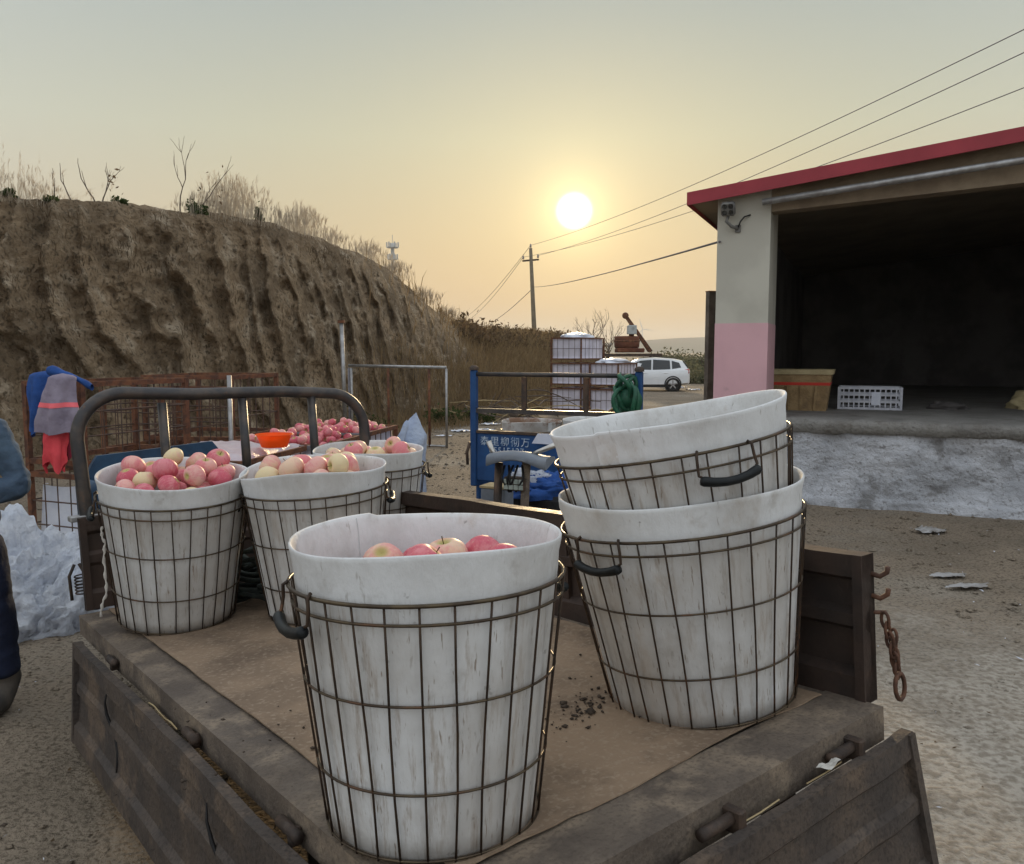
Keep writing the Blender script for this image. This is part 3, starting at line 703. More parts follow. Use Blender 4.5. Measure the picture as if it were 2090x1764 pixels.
# ================================================================== BASKETS
def liner_material():
    m = bpy.data.materials.new('scuffed white liner'); m.use_nodes = True; t = m.node_tree; N = t.nodes; Lk = t.links; b = N['Principled BSDF']
    b.inputs['Roughness'].default_value = .72; b.inputs['Specular IOR Level'].default_value = .25
    co = N.new('ShaderNodeTexCoord'); oi = N.new('ShaderNodeObjectInfo')
    ad = N.new('ShaderNodeVectorMath'); ad.operation = 'ADD'
    sc = N.new('ShaderNodeVectorMath'); sc.operation = 'SCALE'; sc.inputs[0].default_value = (13, 29, 7); Lk.new(oi.outputs['Random'], sc.inputs['Scale'])
    Lk.new(co.outputs['Object'], ad.inputs[0]); Lk.new(sc.outputs[0], ad.inputs[1])
    def noise(scale, stretch=(1, 1, 1), det=6, ro=.6):
        mp = N.new('ShaderNodeMapping'); mp.inputs['Scale'].default_value = stretch; Lk.new(ad.outputs[0], mp.inputs[0])
        n = N.new('ShaderNodeTexNoise'); n.inputs['Scale'].default_value = scale; n.inputs['Detail'].default_value = det; n.inputs['Roughness'].default_value = ro
        Lk.new(mp.outputs[0], n.inputs['Vector']); return n.outputs['Fac']
    def mr(v, a, bb, c=0.0, d=1.0):
        n = N.new('ShaderNodeMapRange'); n.interpolation_type = 'SMOOTHSTEP'
        for i, q in enumerate((a, bb, c, d)): n.inputs[1 + i].default_value = q
        Lk.new(v, n.inputs[0]); return n.outputs[0]
    def mix(a, bb, f):
        n = N.new('ShaderNodeMix'); n.data_type = 'RGBA'
        for s, v in ((n.inputs[6], a), (n.inputs[7], bb), (n.inputs[0], f)):
            if isinstance(v, tuple): s.default_value = (*v, 1)
            elif isinstance(v, (int, float)): s.default_value = v
            else: Lk.new(v, s)
        return n.outputs[2]
    def mul(a, bb):
        n = N.new('ShaderNodeMath'); n.operation = 'MULTIPLY'; Lk.new(a, n.inputs[0])
        if isinstance(bb, float): n.inputs[1].default_value = bb
        else: Lk.new(bb, n.inputs[1])
        return n.outputs[0]
    sp = N.new('ShaderNodeSeparateXYZ'); Lk.new(co.outputs['Object'], sp.inputs[0])
    low = mr(sp.outputs[2], .53, .46)                     # caged part is scuffed
    c = mix((.74, .75, .75), (.63, .63, .62), mr(noise(5, det=8), .40, .66))
    c = mix(c, (.52, .50, .47), mul(mr(noise(2.0, det=5), .32, .60), low))
    streak = mr(noise(8, (6, 6, .35), 6, .7), .50, .68)
    c = mix(c, (.40, .35, .30), mul(mul(streak, low), .85))
    st2 = mr(noise(14, (9, 9, .6), 3), .62, .70)
    c = mix(c, (.24, .18, .13), mul(mul(st2, low), .8))
    c = mix(c, (.40, .375, .34), mul(mr(noise(9, det=5), .58, .72), .6))
    c = mix(c, (.42, .335, .25), mul(mr(noise(4.2, (1, 1, .7), 7, .66), .55, .74), .7))
    c = mix(c, (.22, .20, .18), mul(mr(noise(26, det=3), .70, .76), .6))
    c = mix(c, (.47, .45, .42), mul(mr(noise(3.1, (1, 1, .6), 9, .72), .46, .66), .55))
    c = mix(c, (.30, .27, .235), mul(mr(noise(60, (1, 1, .25), 3, .6), .64, .74), .5))
    Lk.new(c, b.inputs['Base Color'])
    bn = N.new('ShaderNodeBump'); bn.inputs['Strength'].default_value = .55; bn.inputs['Distance'].default_value = .004
    Lk.new(noise(70, (1, 1, .5), 5), bn.inputs['Height']); Lk.new(bn.outputs[0], b.inputs['Normal'])
    return m
M['liner'] = liner_material()
M['cage'] = pm('rusted cage wire', (.070, .045, .029), (.045, .033, .026), 25, rough=.5, metal=.55, stain=(.17, .085, .045), stain_scale=12, stain_lo=.55, stain_hi=.68)
M['cagebright'] = pm('tarnished hoop wire', (.115, .088, .055), (.065, .048, .034), 16, rough=.40, metal=.6, stain=(.14, .075, .045), stain_scale=9, stain_lo=.52, stain_hi=.66)
M['grip'] = pm('black rubber grip', (.007, .009, .010), (.012, .014, .015), 30, rough=.42, spec=.25)
LH = .597
RZ = .512
CAGE_R = lambda z: .225 + (.289 - .225) * (z / RZ)
LIN_R = lambda z: .217 + (.276 - .217) * (z / RZ) if z < .52 else .277 + (z - .52) * .08 + max(0, z - .56) * .16
HOOPS = (.512, .474, .318, .142, .006)
_wire = {}
def make_basket(label, base, axis, radial=1.0, handles=(), seam=2.0, oval=(0.0, 0.0), rimwave=.006, seed=0, group='wire baskets with white liners', notch=None):
    base = Vector(base); axis = Vector(axis).normalized()
    tocam = (CAM - base); tocam = (tocam - axis * tocam.dot(axis)).normalized()
    yv = axis.cross(tocam)
    MM = Matrix.Translation(base) @ Matrix((tocam, yv, axis)).transposed().to_4x4()
    root = thing('apple_basket', label, 'basket', M=MM, group=group)
    rs = random.Random(seed)
    ph = rs.uniform(0, 6.28)
    def shape(p, a, zf):
        z = p.z; k = (z / LH) ** 1.5
        e = 1 + k * (oval[0] * math.cos(2 * (a - oval[1])) + .012 * math.sin(3 * a + ph))
        d = (a - seam) % (2 * math.pi); ov = .009 * max(0, 1 - d / .5) if zf else 0.0
        z2 = z + k * (rimwave * math.sin(2 * a + ph) + rimwave * .6 * math.sin(3 * a + 1.7 * ph)) + (k * .006 * max(0, 1 - d / .6))
        if notch is not None:
            dd = abs((a - notch + math.pi) % (2 * math.pi) - math.pi); z2 -= k * .030 * max(0, 1 - dd / .10)
        rr = radial * e
        return Vector((p.x * rr * (1 + ov / .28), p.y * rr * (1 + ov / .28), z2))
    zs = [0.004, .05, .12, .2, .28, .36, .44, .50, .53, .56, .585]
    prof = [(.0, .004)] + [(LIN_R(z), z) for z in zs] + [(LIN_R(.593) - .001, .593), (LIN_R(.597) - .0035, .5965), (LIN_R(.594) - .007, .594)] + [(LIN_R(z) - .008, z) for z in zs[::-1][:-1]] + [(.18, .02), (0, .02)]
    n = 112; m = MB()
    vs = []; fs = []
    for (r, z) in prof:
        for k in range(n):
            a = 2 * math.pi * k / n; vs.append(shape(Vector((r * math.cos(a), r * math.sin(a), z)), a, True))
    for i in range(len(prof) - 1):
        for k in range(n): fs.append((i * n + k, i * n + (k + 1) % n, (i + 1) * n + (k + 1) % n, (i + 1) * n + k))
    m.add(vs, fs); lin = m.build('liner', M['liner'], root, smooth=True)
    # seam: raised lapped edge of the rolled sheet
    P = []
    for i in range(24):
        z = .02 + (.590 - .02) * i / 23; row = []
        for da, off in ((-.008, -.006), (-.004, .0115), (.05, .0100), (.16, .0060), (.17, -.006)):
            r = LIN_R(z); a = seam + da; v = shape(Vector((r * math.cos(a), r * math.sin(a), z)), a, False); row.append(v * 1.0 + Vector((math.cos(a), math.sin(a), 0)) * off * radial)
        P.append(row)
    MB().grid(P).build('seam_lap', M['liner'], lin, smooth=False)
    # hoops
    key = ('h', radial, oval)
    if key not in _wire:
        L_ = []
        for z in HOOPS:
            r = CAGE_R(z) * radial; pts = []
            for k in range(72):
                a = 2 * math.pi * k / 72; e = 1 + (z / LH) ** 1.5 * oval[0] * .7 * math.cos(2 * (a - oval[1]))
                pts.append((r * e * math.cos(a), r * e * math.sin(a), z))
            L_.append(MB().tube(pts, .0042 if z > .5 else (.0032 if z > .4 else .0027), 6, closed=True).mesh('hoop', M['cagebright'], True))
        _wire[key] = L_
    for me in _wire[key]:
        o = link('hoop', me, root)
        if me is _wire[key][0]: o.rotation_euler = (R(rs.uniform(-.4, .4)), R(rs.uniform(-.4, .4)), 0)
    NW = 28
    for k in range(NW):
        a = 2 * math.pi * (k + rs.uniform(-.10, .10)) / NW + ph; e0 = 1 + oval[0] * .7 * math.cos(2 * (a - oval[1])) * (RZ / LH) ** 1.5
        key = ('w', round(radial * e0, 3), k % 3)
        if key not in _wire:
            bend = (.0, .0035, -.003)[k % 3]
            pts = [(CAGE_R(z) * radial * (1 + (e0 - 1) * (z / RZ) ** 1.5), bend * math.sin(z * 9), z) for z in (0, .13, .26, .39, RZ)]
            _wire[key] = MB().tube(pts, .0025, 5).mesh('wire', M['cage'], True)
        o = link('wire', _wire[key], root); o.rotation_euler = (0, 0, a)
    for hb_, swing in handles:
        rr = CAGE_R(RZ) * radial; q0 = RZ - .455
        hw = .072
        def hp(t, z, off): a = t / rr; return Vector(((rr + off) * math.cos(a), (rr + off) * math.sin(a), z + q0))
        pts = [hp(-hw * .92, .462, .002), hp(-hw * .98, .455, .012), hp(-hw * 1.0, .43, .012), hp(-hw * 1.02, .405, .016), hp(-hw * .8, .394, .024)]
        pts2 = [Vector((p.x, -p.y, p.z)) for p in pts]
        hm = MB().tube(pts, .0038, 7).build('handle', M['cage'], root, smooth=True); hm.rotation_euler = (0, 0, hb_)
        MB().tube(pts2, .0038, 7).build('handle_hook', M['cage'], hm, smooth=True)
        g = [hp(hw * u, .394 - .014 * (1 - abs(u) ** 2.0), .022) for u in (-1.0, -.9, -.6, -.2, .2, .6, .9, 1.0)]
        gm = MB().tube(g, [.010, .0125, .0115, .011, .011, .0115, .0125, .010], 12).build('grip', M['grip'], hm, smooth=True)
    return root, MM
upv = (dn + Vector((0, 0, 1))).normalized()
def bed(px, py): return onplane(px, py, P0 + dn * .010, dn)
def lean(base, toward, right):
    t = CAM - base; t = (t - upv * t.dot(upv)).normalized(); return (upv + t * toward + upv.cross(t) * right).normalized()
def stand(label, px, py, toward, right, *a, **k):
    b = bed(px, py); ax = lean(b, toward, right); lift = .225 * max(0, toward) * .92
    return make_basket(label, b + upv * lift, ax, *a, **k)
LB = 'white-lined wire basket '
bk_front, BM1 = stand(LB + 'alone at the open rear corner of the bed, apples deep inside', 887, 1646, -.032, .012, 1.0, [(R(-63), 0), (R(117), 0)], R(207), (.0, 0), .005, 1)
bk_left, BM2 = stand(LB + 'full of deep pink apples, against the headboard post with string hanging', 364, 1263, .115, .032, 1.0, [(R(-86), 0), (R(94), 0)], R(150), (.01, .3), .005, 2)
bk_mid, BM3 = stand(LB + 'heaped with large pale apples, between the pink-filled one and the raised board', 664, 1243, .04, -.035, 1.0, [(R(80), 0), (R(-100), 0)], R(-70), (.03, 1.2), .012, 3)
bk_back, BM4 = stand(LB + 'of pale apples, wedged in the corner of headboard and raised board', 757, 1150, .03, .02, 1.0, [(R(100), 0), (R(-80), 0)], R(160), (.03, .2), .006, 4)
ST = bed(1432, 1410)
bk_low, BM5 = make_basket(LB + 'standing on the bed with an empty basket jammed in its top', ST, lean(ST, .02, -.105), 1.14, [(R(-40), 0), (R(140), 0)], R(175), (.02, 1.57), .008, 5, notch=R(-80))
SB = ST + lean(ST, .02, -.105) * .205; axu = lean(SB, .03, -.155); tr_ = upv.cross((CAM - SB).normalized()).normalized()
bk_up, BM6 = make_basket(LB + 'tilted and empty, jammed into the top of another basket', SB + tr_ * .022, axu, 1.11, [(R(22), 0), (R(202), 0)], R(-34), (.01, 1.57), .005, 6)

# ================================================================== APPLES
def apple_mats():
    out = {}
    for nm, c0, c1, f0, f1 in (('pale yellow', (.76, .62, .37), (.76, .46, .36), .50, .75), ('blush', (.77, .54, .38), (.74, .33, .30), .36, .64),
                               ('rosy', (.76, .41, .35), (.70, .22, .24), .36, .62), ('deep pink', (.68, .24, .26), (.56, .10, .14), .36, .62)):
        m = bpy.data.materials.new('apple skin ' + nm); m.use_nodes = True; t = m.node_tree; N = t.nodes; Lk = t.links; b = N['Principled BSDF']
        b.inputs['Roughness'].default_value = .5; b.inputs['Specular IOR Level'].default_value = .3
        b.inputs['Subsurface Weight'].default_value = .12; b.inputs['Subsurface Radius'].default_value = (.012, .006, .003); b.inputs['Subsurface Scale'].default_value = .5
        co = N.new('ShaderNodeTexCoord'); oi = N.new('ShaderNodeObjectInfo')
        sc = N.new('ShaderNodeVectorMath'); sc.operation = 'SCALE'; sc.inputs[0].default_value = (3, 5, 9); Lk.new(oi.outputs['Random'], sc.inputs['Scale'])
        ad = N.new('ShaderNodeVectorMath'); ad.operation = 'ADD'; Lk.new(co.outputs['Object'], ad.inputs[0]); Lk.new(sc.outputs[0], ad.inputs[1])
        n1 = N.new('ShaderNodeTexNoise'); n1.inputs['Scale'].default_value = 14; n1.inputs['Detail'].default_value = 3; Lk.new(ad.outputs[0], n1.inputs['Vector'])
        mp = N.new('ShaderNodeMapping'); mp.inputs['Scale'].default_value = (1, 1, .22); Lk.new(ad.outputs[0], mp.inputs[0])
        n2 = N.new('ShaderNodeTexNoise'); n2.inputs['Scale'].default_value = 120; n2.inputs['Detail'].default_value = 4; Lk.new(mp.outputs[0], n2.inputs['Vector'])
        mxn = N.new('ShaderNodeMath'); mxn.operation = 'MULTIPLY_ADD'; mxn.inputs[1].default_value = .45; Lk.new(n2.outputs['Fac'], mxn.inputs[0])
        sb = N.new('ShaderNodeMath'); sb.operation = 'SUBTRACT'; sb.inputs[1].default_value = .225; Lk.new(n1.outputs['Fac'], sb.inputs[0]); Lk.new(sb.outputs[0], mxn.inputs[2])
        mr = N.new('ShaderNodeMapRange'); mr.interpolation_type = 'SMOOTHSTEP'; mr.inputs[1].default_value = f0; mr.inputs[2].default_value = f1; Lk.new(mxn.outputs[0], mr.inputs[0])
        mx = N.new('ShaderNodeMix'); mx.data_type = 'RGBA'; mx.inputs[6].default_value = (*c0, 1); mx.inputs[7].default_value = (*c1, 1); Lk.new(mr.outputs[0], mx.inputs[0])
        n3 = N.new('ShaderNodeTexNoise'); n3.inputs['Scale'].default_value = 260; n3.inputs['Detail'].default_value = 1; Lk.new(ad.outputs[0], n3.inputs['Vector'])
        m3 = N.new('ShaderNodeMapRange'); m3.inputs[1].default_value = .64; m3.inputs[2].default_value = .70; m3.inputs[4].default_value = .28; Lk.new(n3.outputs['Fac'], m3.inputs[0])
        mx2 = N.new('ShaderNodeMix'); mx2.data_type = 'RGBA'; mx2.inputs[7].default_value = (.76, .56, .40, 1); Lk.new(mx.outputs[2], mx2.inputs[6]); Lk.new(m3.outputs[0], mx2.inputs[0])
        # green-yellow in the stalk hollow
        sp = N.new('ShaderNodeSeparateXYZ'); Lk.new(co.outputs['Object'], sp.inputs[0])
        ln = N.new('ShaderNodeMath'); ln.operation = 'MULTIPLY'; ln2 = N.new('ShaderNodeVectorMath'); ln2.operation = 'LENGTH'
        cb = N.new('ShaderNodeCombineXYZ'); Lk.new(sp.outputs[0], cb.inputs[0]); Lk.new(sp.outputs[1], cb.inputs[1]); Lk.new(cb.outputs[0], ln2.inputs[0])
        m4 = N.new('ShaderNodeMapRange'); m4.interpolation_type = 'SMOOTHSTEP'; m4.inputs[1].default_value = .022; m4.inputs[2].default_value = .006; Lk.new(ln2.outputs['Value'], m4.inputs[0])
        mx3 = N.new('ShaderNodeMix'); mx3.data_type = 'RGBA'; mx3.inputs[7].default_value = (.45, .38, .13, 1); Lk.new(mx2.outputs[2], mx3.inputs[6]); Lk.new(m4.outputs[0], mx3.inputs[0])
        Lk.new(mx3.outputs[2], b.inputs['Base Color']); out[nm] = m
    return out
AM = apple_mats()
M['stalk'] = pm('apple stalk', (.10, .065, .03), rough=.8)
AR = .0450
def apple_mesh(seed, mat, n=22, mrows=15):
    rs = np.random.RandomState(seed); prof = []
    ecc = rs.uniform(.84, .94); V = []; F = []
    for i in range(mrows + 1):
        th = math.pi * i / mrows; r = math.sin(th); z = math.cos(th) * ecc
        if z > 0: z -= .30 * math.exp(-(r / .24) ** 2)
        else: z += .20 * math.exp(-(r / .22) ** 2)
        r *= (1.0 + .045 * math.cos(th))
        prof.append((max(r, .001), z))
    ph = rs.uniform(0, 6.28, 2); la, lb_ = rs.uniform(-.03, .03, 2)
    m = MB(); vs = []
    for r, z in prof:
        for k in range(n):
            a = 2 * math.pi * k / n; q = 1 + .022 * math.cos(5 * a + ph[0]) * (1 if z < 0 else .4) + .025 * math.cos(2 * a + ph[1])
            vs.append((AR * r * q * math.cos(a), AR * r * q * math.sin(a), AR * (z + la * r * math.cos(a) + lb_ * r * math.sin(a))))
    fs = []
    for i in range(len(prof) - 1):
        for k in range(n): fs.append((i * n + k, (i + 1) * n + k, (i + 1) * n + (k + 1) % n, i * n + (k + 1) % n))
    m.add(vs, fs); return m.mesh('apple', mat, True)
AMESH = {k: [apple_mesh(i * 7 + j * 101, AM[k]) for i in range(4)] for j, k in enumerate(AM)}
_st = MB().tube([(0, 0, AR * .50), (.001, .0005, AR * .72), (.003, .001, AR * 1.0)], [.0012, .001, .0014], 5).mesh('stalk', M['stalk'], True)
def drop(n, Rr, r, z0, rng, heap=0.0, ell=None, k=26):
    """settle n spheres one by one in a round (or rectangular) tub above z0"""
    P = []
    for _ in range(n):
        best = None
        for _t in range(k):
            if ell is None:
                a = rng.uniform(0, 6.283); q = (Rr - r) * math.sqrt(rng.random()); x, y = q * math.cos(a), q * math.sin(a)
            else: x = rng.uniform(-ell[0] + r, ell[0] - r); y = rng.uniform(-ell[1] + r, ell[1] - r)
            z = z0 + r
            for (px, py, pz, pr) in P:
                dd = (px - x) ** 2 + (py - y) ** 2; s2 = (pr + r) ** 2
                if dd < s2: z = max(z, pz + math.sqrt(s2 - dd))
            sc_ = z + heap * math.hypot(x, y)
            if best is None or sc_ < best[0]: best = (sc_, x, y, z)
        P.append((best[1], best[2], best[3], r))
    return P
def pick(rng, mixd):
    u = rng.random(); s = 0
    for k, p in mixd:
        s += p
        if u <= s: return k
    return mixd[-1][0]
APPLE_WORD = {'pale yellow': 'pale yellow apple', 'blush': 'peach-blushed apple', 'rosy': 'rosy apple', 'deep pink': 'deep pink apple'}
def put_apple(kind, MMx, pos, rng, label, group, size=1.0, tilt=None, stalk=True):
    o = bpy.data.objects.new('apple', rng.choice(AMESH[kind])); COL.objects.link(o)
    e = Matrix.Rotation(rng.uniform(0, 6.28), 4, 'Z') @ Matrix.Rotation(tilt if tilt is not None else rng.choice([.3, .7, 1.1, 1.5, 1.9, 2.3, 2.8]) + rng.uniform(-.2, .2), 4, 'X') @ Matrix.Rotation(rng.uniform(0, 6.28), 4, 'Z')
    o.matrix_world = MMx @ Matrix.Translation(pos) @ e @ Matrix.Scale(size, 4)
    tag(o, label, 'apple', group)
    if stalk:
        s = link('stalk', _st, o)
    return o
def fill(MMx, rad_, n, z0, mixd, place, grp, seed, heap=0.0, size=(.96, 1.08), drop_below=None):
    rng = random.Random(seed); P = drop(n, rad_, AR * 1.0, z0, rng, heap)
    zmax = max(p[2] for p in P)
    low = []
    for (x, y, z, r) in P:
        if drop_below is not None and z < zmax - drop_below: low.append((x, y, z)); continue
        k = pick(rng, mixd)
        where = 'topmost on the heap ' if z > zmax - .018 else ('pressed against the liner ' if math.hypot(x, y) > rad_ * .62 else ('half buried ' if z < zmax - .055 else 'mid-heap '))
        put_apple(k, MMx, (x, y, z), rng, APPLE_WORD[k] + ' ' + where + place, grp, rng.uniform(*size))
    return low
fill(BM2, .252, 46, .385, [('pale yellow', .12), ('blush', .14), ('rosy', .36), ('deep pink', .38)], 'in the basket by the headboard post', 'apples in the basket against the headboard post', 3)
fill(BM3, .256, 34, .440, [('pale yellow', .10), ('blush', .55), ('rosy', .35)], 'in the basket beside the pink-filled one', 'apples in the heaped basket', 5, heap=-.10, size=(1.05, 1.22))
fill(BM4, .256, 32, .43, [('pale yellow', .30), ('blush', .55), ('rosy', .15)], 'in the basket wedged by headboard and board', 'apples in the corner basket', 8, heap=-.04, size=(1.0, 1.15))
fill(BM1, .242, 34, .335, [('pale yellow', .30), ('blush', .36), ('rosy', .20), ('deep pink', .14)], 'in the basket at the open rear corner', 'apples in the rear corner basket', 12, size=(.98, 1.12))
# ================================================================== CRATES, RACKS AND WHAT HANGS ON THEM
def translucent(m, w):
    t = m.node_tree; N = t.nodes; Lk = t.links; b = N['Principled BSDF']; o = [n for n in N if n.type == 'OUTPUT_MATERIAL'][0]
    tr = N.new('ShaderNodeBsdfTranslucent'); ms = N.new('ShaderNodeMixShader'); ms.inputs[0].default_value = w
    if b.inputs['Base Color'].links: Lk.new(b.inputs['Base Color'].links[0].from_socket, tr.inputs[0])
    else: tr.inputs[0].default_value = b.inputs['Base Color'].default_value
    Lk.new(b.outputs[0], ms.inputs[1]); Lk.new(tr.outputs[0], ms.inputs[2]); Lk.new(ms.outputs[0], o.inputs['Surface'])
M['linerwhite'] = pm('white woven liner', (.74, .71, .80), (.64, .61, .70), 2.5, rough=.8, stain=(.42, .40, .42), stain_scale=1.8, stain_lo=.6, stain_hi=.75, bump=.3, bump_scale=30)
M['film'] = pm('crumpled clear film', (.92, .94, .98), (.80, .84, .92), 7, rough=.14, spec=.9, bump=1.0, bump_scale=13, bump_dist=.07)
M['pinkfilm'] = pm('pinkish covering film', (.86, .76, .78), (.78, .64, .67), 6, rough=.35, spec=.5, bump=.6, bump_scale=26, bump_dist=.02)
M['thinwire'] = pm('thin dark mesh wire', (.09, .065, .055), (.14, .085, .06), 10, rough=.7, metal=.3)
M['greybar'] = pm('grey painted bar', (.23, .22, .24), (.17, .16, .17), 8, rough=.6, metal=.2, stain=(.20, .10, .06), stain_scale=6, stain_lo=.6, stain_hi=.72)
def crate(label, origin, dirY, LX, LY, h, z0=0.0, group=None, lined=True, frame='rust', bars=(5, 5), rows=2, post=.04, liner_mat='linerwhite', frontmat=None, cat='crate', wires=True):
    """origin: near right corner on the ground; Y runs along dirY, X to the left is negative"""
    dy = Vector((dirY[0], dirY[1], 0)).normalized(); dx = Vector((dy.y, -dy.x, 0))
    MX = Matrix.Translation((origin[0], origin[1], z0)) @ Matrix((dx, dy, Vector((0, 0, 1)))).transposed().to_4x4()
    root = thing('cage_crate', label, cat, M=MX, group=group)
    p = post; fm = M[frame]
    cs = [(0, 0), (-LX, 0), (-LX, LY), (0, LY)]
    for (x, y) in cs:
        sx = -p if x == 0 else 0; sy = 0 if y == 0 else -p
        MB().box((x + sx, y + sy, 0), (x + sx + p, y + sy + p, h)).build('post', fm, root)
    e = .002
    for z, nm in ((.06, 'bottom_rail'), (h - p, 'top_rail')):
        MB().box((-LX + p + e, e, z), (-p - e, p * .8, z + p)).build(nm, M[frontmat] if (frontmat and nm == 'top_rail') else fm, root)
        MB().box((-LX + p + e, LY - p * .8, z), (-p - e, LY - e, z + p)).build(nm, fm, root)
        MB().box((-p * .8, p + e, z), (-e, LY - p - e, z + p)).build(nm, fm, root)
        MB().box((-LX + e, p + e, z), (-LX + p * .8, LY - p - e, z + p)).build(nm, fm, root)
    if wires:
        zt = h - p; zb_ = .06 + p
        def panel(a, b):
            m = MB(); a = Vector(a); b = Vector(b); n = bars[0] if abs(a.y - b.y) < .01 else bars[1]
            for i in range(1, n + 1):
                q = a.lerp(b, i / (n + 1)); m.tube([(q.x, q.y, zb_), (q.x, q.y, zt)], .006, 4)
            for i in range(1, rows):
                z = zb_ + (zt - zb_) * i / rows; m.tube([(a.x, a.y, z), (b.x, b.y, z)], .006, 4)
            o = m.build('mesh_panel', M['thinwire'], root); o['kind'] = 'stuff'
        q = p * .4
        panel((-p, q, 0), (-LX + p, q, 0)); panel((-p, LY - q, 0), (-LX + p, LY - q, 0)); panel((-q, p, 0), (-q, LY - p, 0)); panel((-LX + q, p, 0), (-LX + q, LY - p, 0))
    if lined:
        i0 = p * .95; n = 9
        ring = []
        rs = random.Random(hash(label) % 999)
        pts = [(-i0, i0), (-LX + i0, i0), (-LX + i0, LY - i0), (-i0, LY - i0)]
        per = []
        for k in range(4):
            a = pts[k]; b = pts[(k + 1) % 4]
            for i in range(n): t = i / n; per.append((a[0] + (b[0] - a[0]) * t, a[1] + (b[1] - a[1]) * t))
        P = []
        cx_ = sum(q[0] for q in per) / len(per); cy_ = sum(q[1] for q in per) / len(per)
        for k, (x, y) in enumerate(per):
            row = []
            for j in range(7):
                t = j / 6; w = -.012 + .014 * float(fbm(x * 4 + 3, y * 4, t * 3, 3, 7)); ux, uy = (cx_ - x), (cy_ - y); L_ = math.hypot(ux, uy)
                row.append((x + ux / L_ * (.012 - w * .5), y + uy / L_ * (.012 - w * .5), .08 + (h - .09 + .025 * float(fbm(k * .6, 0, 0, 2, 3))) * t))
            P.append(row)
        m = MB().grid(P, closed_u=True); m.f.append(tuple(k * 7 for k in range(len(per)))); m.m.append(0)
        m.build('liner', M[liner_mat], root, smooth=True)
    return root, MX
GR = 'lined apple crates lined up behind the cargo tricycle'
cdir = (.20, .98)
c1f = G(640, 907, .85); cN = Vector((cdir[0], cdir[1], 0)).normalized()
o1 = c1f - cN * 1.15; o1.z = 0
cr1, CM1 = crate('rust-framed white crate covered with pinkish film, an orange basin on top', o1, cdir, 1.0, 1.15, .85, group=GR)
o2 = G(652, 911, .85); o2.z = 0
cr2, CM2 = crate('white-lined crate of red apples between the film-covered one and another apple crate', o2, cdir, .95, .92, .85, group=GR, frontmat='greybar')
o3 = o2 + cN * 1.0
cr3, CM3 = crate('white-lined crate of red apples beside the blue-white sack', o3, cdir, .95, .95, .86, group=GR, frontmat='greybar')
rngA = random.Random(77)
def crate_apples(CM, LX, LY, ztop, n, place, grp, seed):
    P = drop(n, 0, AR, ztop - .10, random.Random(seed), ell=(LX / 2 - .05, LY / 2 - .05), k=14)
    for (x, y, z, r) in P:
        k = pick(rngA, [('rosy', .35), ('deep pink', .62), ('blush', .03)])
        put_apple(k, CM, (x - LX / 2, y + LY / 2, z), rngA, APPLE_WORD[k] + (' near the crate corner ' if abs(x) > LX * .3 and abs(y) > LY * .3 else (' along the crate side ' if abs(x) > LX * .36 else (' along the crate end ' if abs(y) > LY * .36 else ' amid the load '))) + place, grp, rngA.uniform(.92, 1.02), stalk=False)
crate_apples(CM2, .95, .92, .85, 88, 'in the crate next to the orange basin', 'apples in the crate next to the basin', 5)
crate_apples(CM3, .95, .95, .86, 88, 'in the crate beside the blue-white sack', 'apples in the crate beside the sack', 6)
# film cover over the first crate
nx = 40; P = []
for i in range(nx):
    row = []
    for j in range(nx):
        x = -.97 + .94 * i / (nx - 1); y = .03 + 1.09 * j / (nx - 1)
        ed = min(min(i, nx - 1 - i), min(j, nx - 1 - j)) / 4.0
        z = .82 + .055 * min(1, ed) + .035 * float(fbm(x * 5, y * 5, 0, 4, 201)) * min(1, .3 + ed) - (.03 if ed < .3 else 0)
        row.append((x, y, z))
    P.append(row)
m = MB().grid(P); m.xform(CM1); cov = m.build('film_cover', M['pinkfilm'], None, smooth=True)
tag(cov, 'pinkish crumpled film spread over the crate with the orange basin', 'film')
# orange basin
M['orange'] = pm('orange plastic', (1.0, .26, .035), (.96, .23, .03), 5, rough=.38, spec=.45, sss=.0); translucent(M['orange'], .6)
translucent(M['film'], .45); translucent(M['pinkfilm'], .35)
bp = D(560, 912, 6.35); bp.z = .905
basin = thing('basin', 'bright orange plastic basin on the film-covered crate', 'basin', (bp.x, bp.y, bp.z))
MB().lathe([(0, .0), (.092, .0), (.098, .006), (.122, .075), (.128, .098)], 40).build('bowl', M['orange'], basin, smooth=True)
MB().lathe([(.126, .098), (.140, .099), (.141, .094), (.130, .092)], 40).build('rim', M['orange'], basin, smooth=True)
MB().lathe([(.124, .096), (.118, .075), (.094, .012), (0, .008)], 40).build('inside', M['orange'], basin, smooth=True)
# crumpled bags / film helper
def lump(name, label, cat, ctr, rx, ry, h, mat, seed, amp=.25, n=44, mrows=22, kind=None, M0=None, ridge=.0, zsq=.8):
    vs = []; m = MB()
    th = np.linspace(0, math.pi * .5, mrows); ph = np.arange(n) * 2 * math.pi / n
    for t in th[::-1]:
        for p in ph:
            d = Vector((math.sin(t) * math.cos(p), math.sin(t) * math.sin(p), math.cos(t)))
            s = 1 + amp * float(fbm(d.x * 2.2 + seed, d.y * 2.2, d.z * 2.2, 4, 300 + seed)) - ridge * abs(float(fbm(d.x * 5 + seed, d.y * 5, d.z * 5, 3, 340 + seed)))
            vs.append((rx * d.x * s, ry * d.y * s, max(0, h * (d.z ** zsq) * s)))
    fs = [(i * n + k, i * n + (k + 1) % n, (i + 1) * n + (k + 1) % n, (i + 1) * n + k) for i in range(mrows - 1) for k in range(n)]
    m.add(vs, fs)
    o = m.build(name, mat, None, smooth=True)
    if M0 is not None: o.matrix_world = M0
    else: o.location = ctr
    tag(o, label, cat, kind=kind); return o
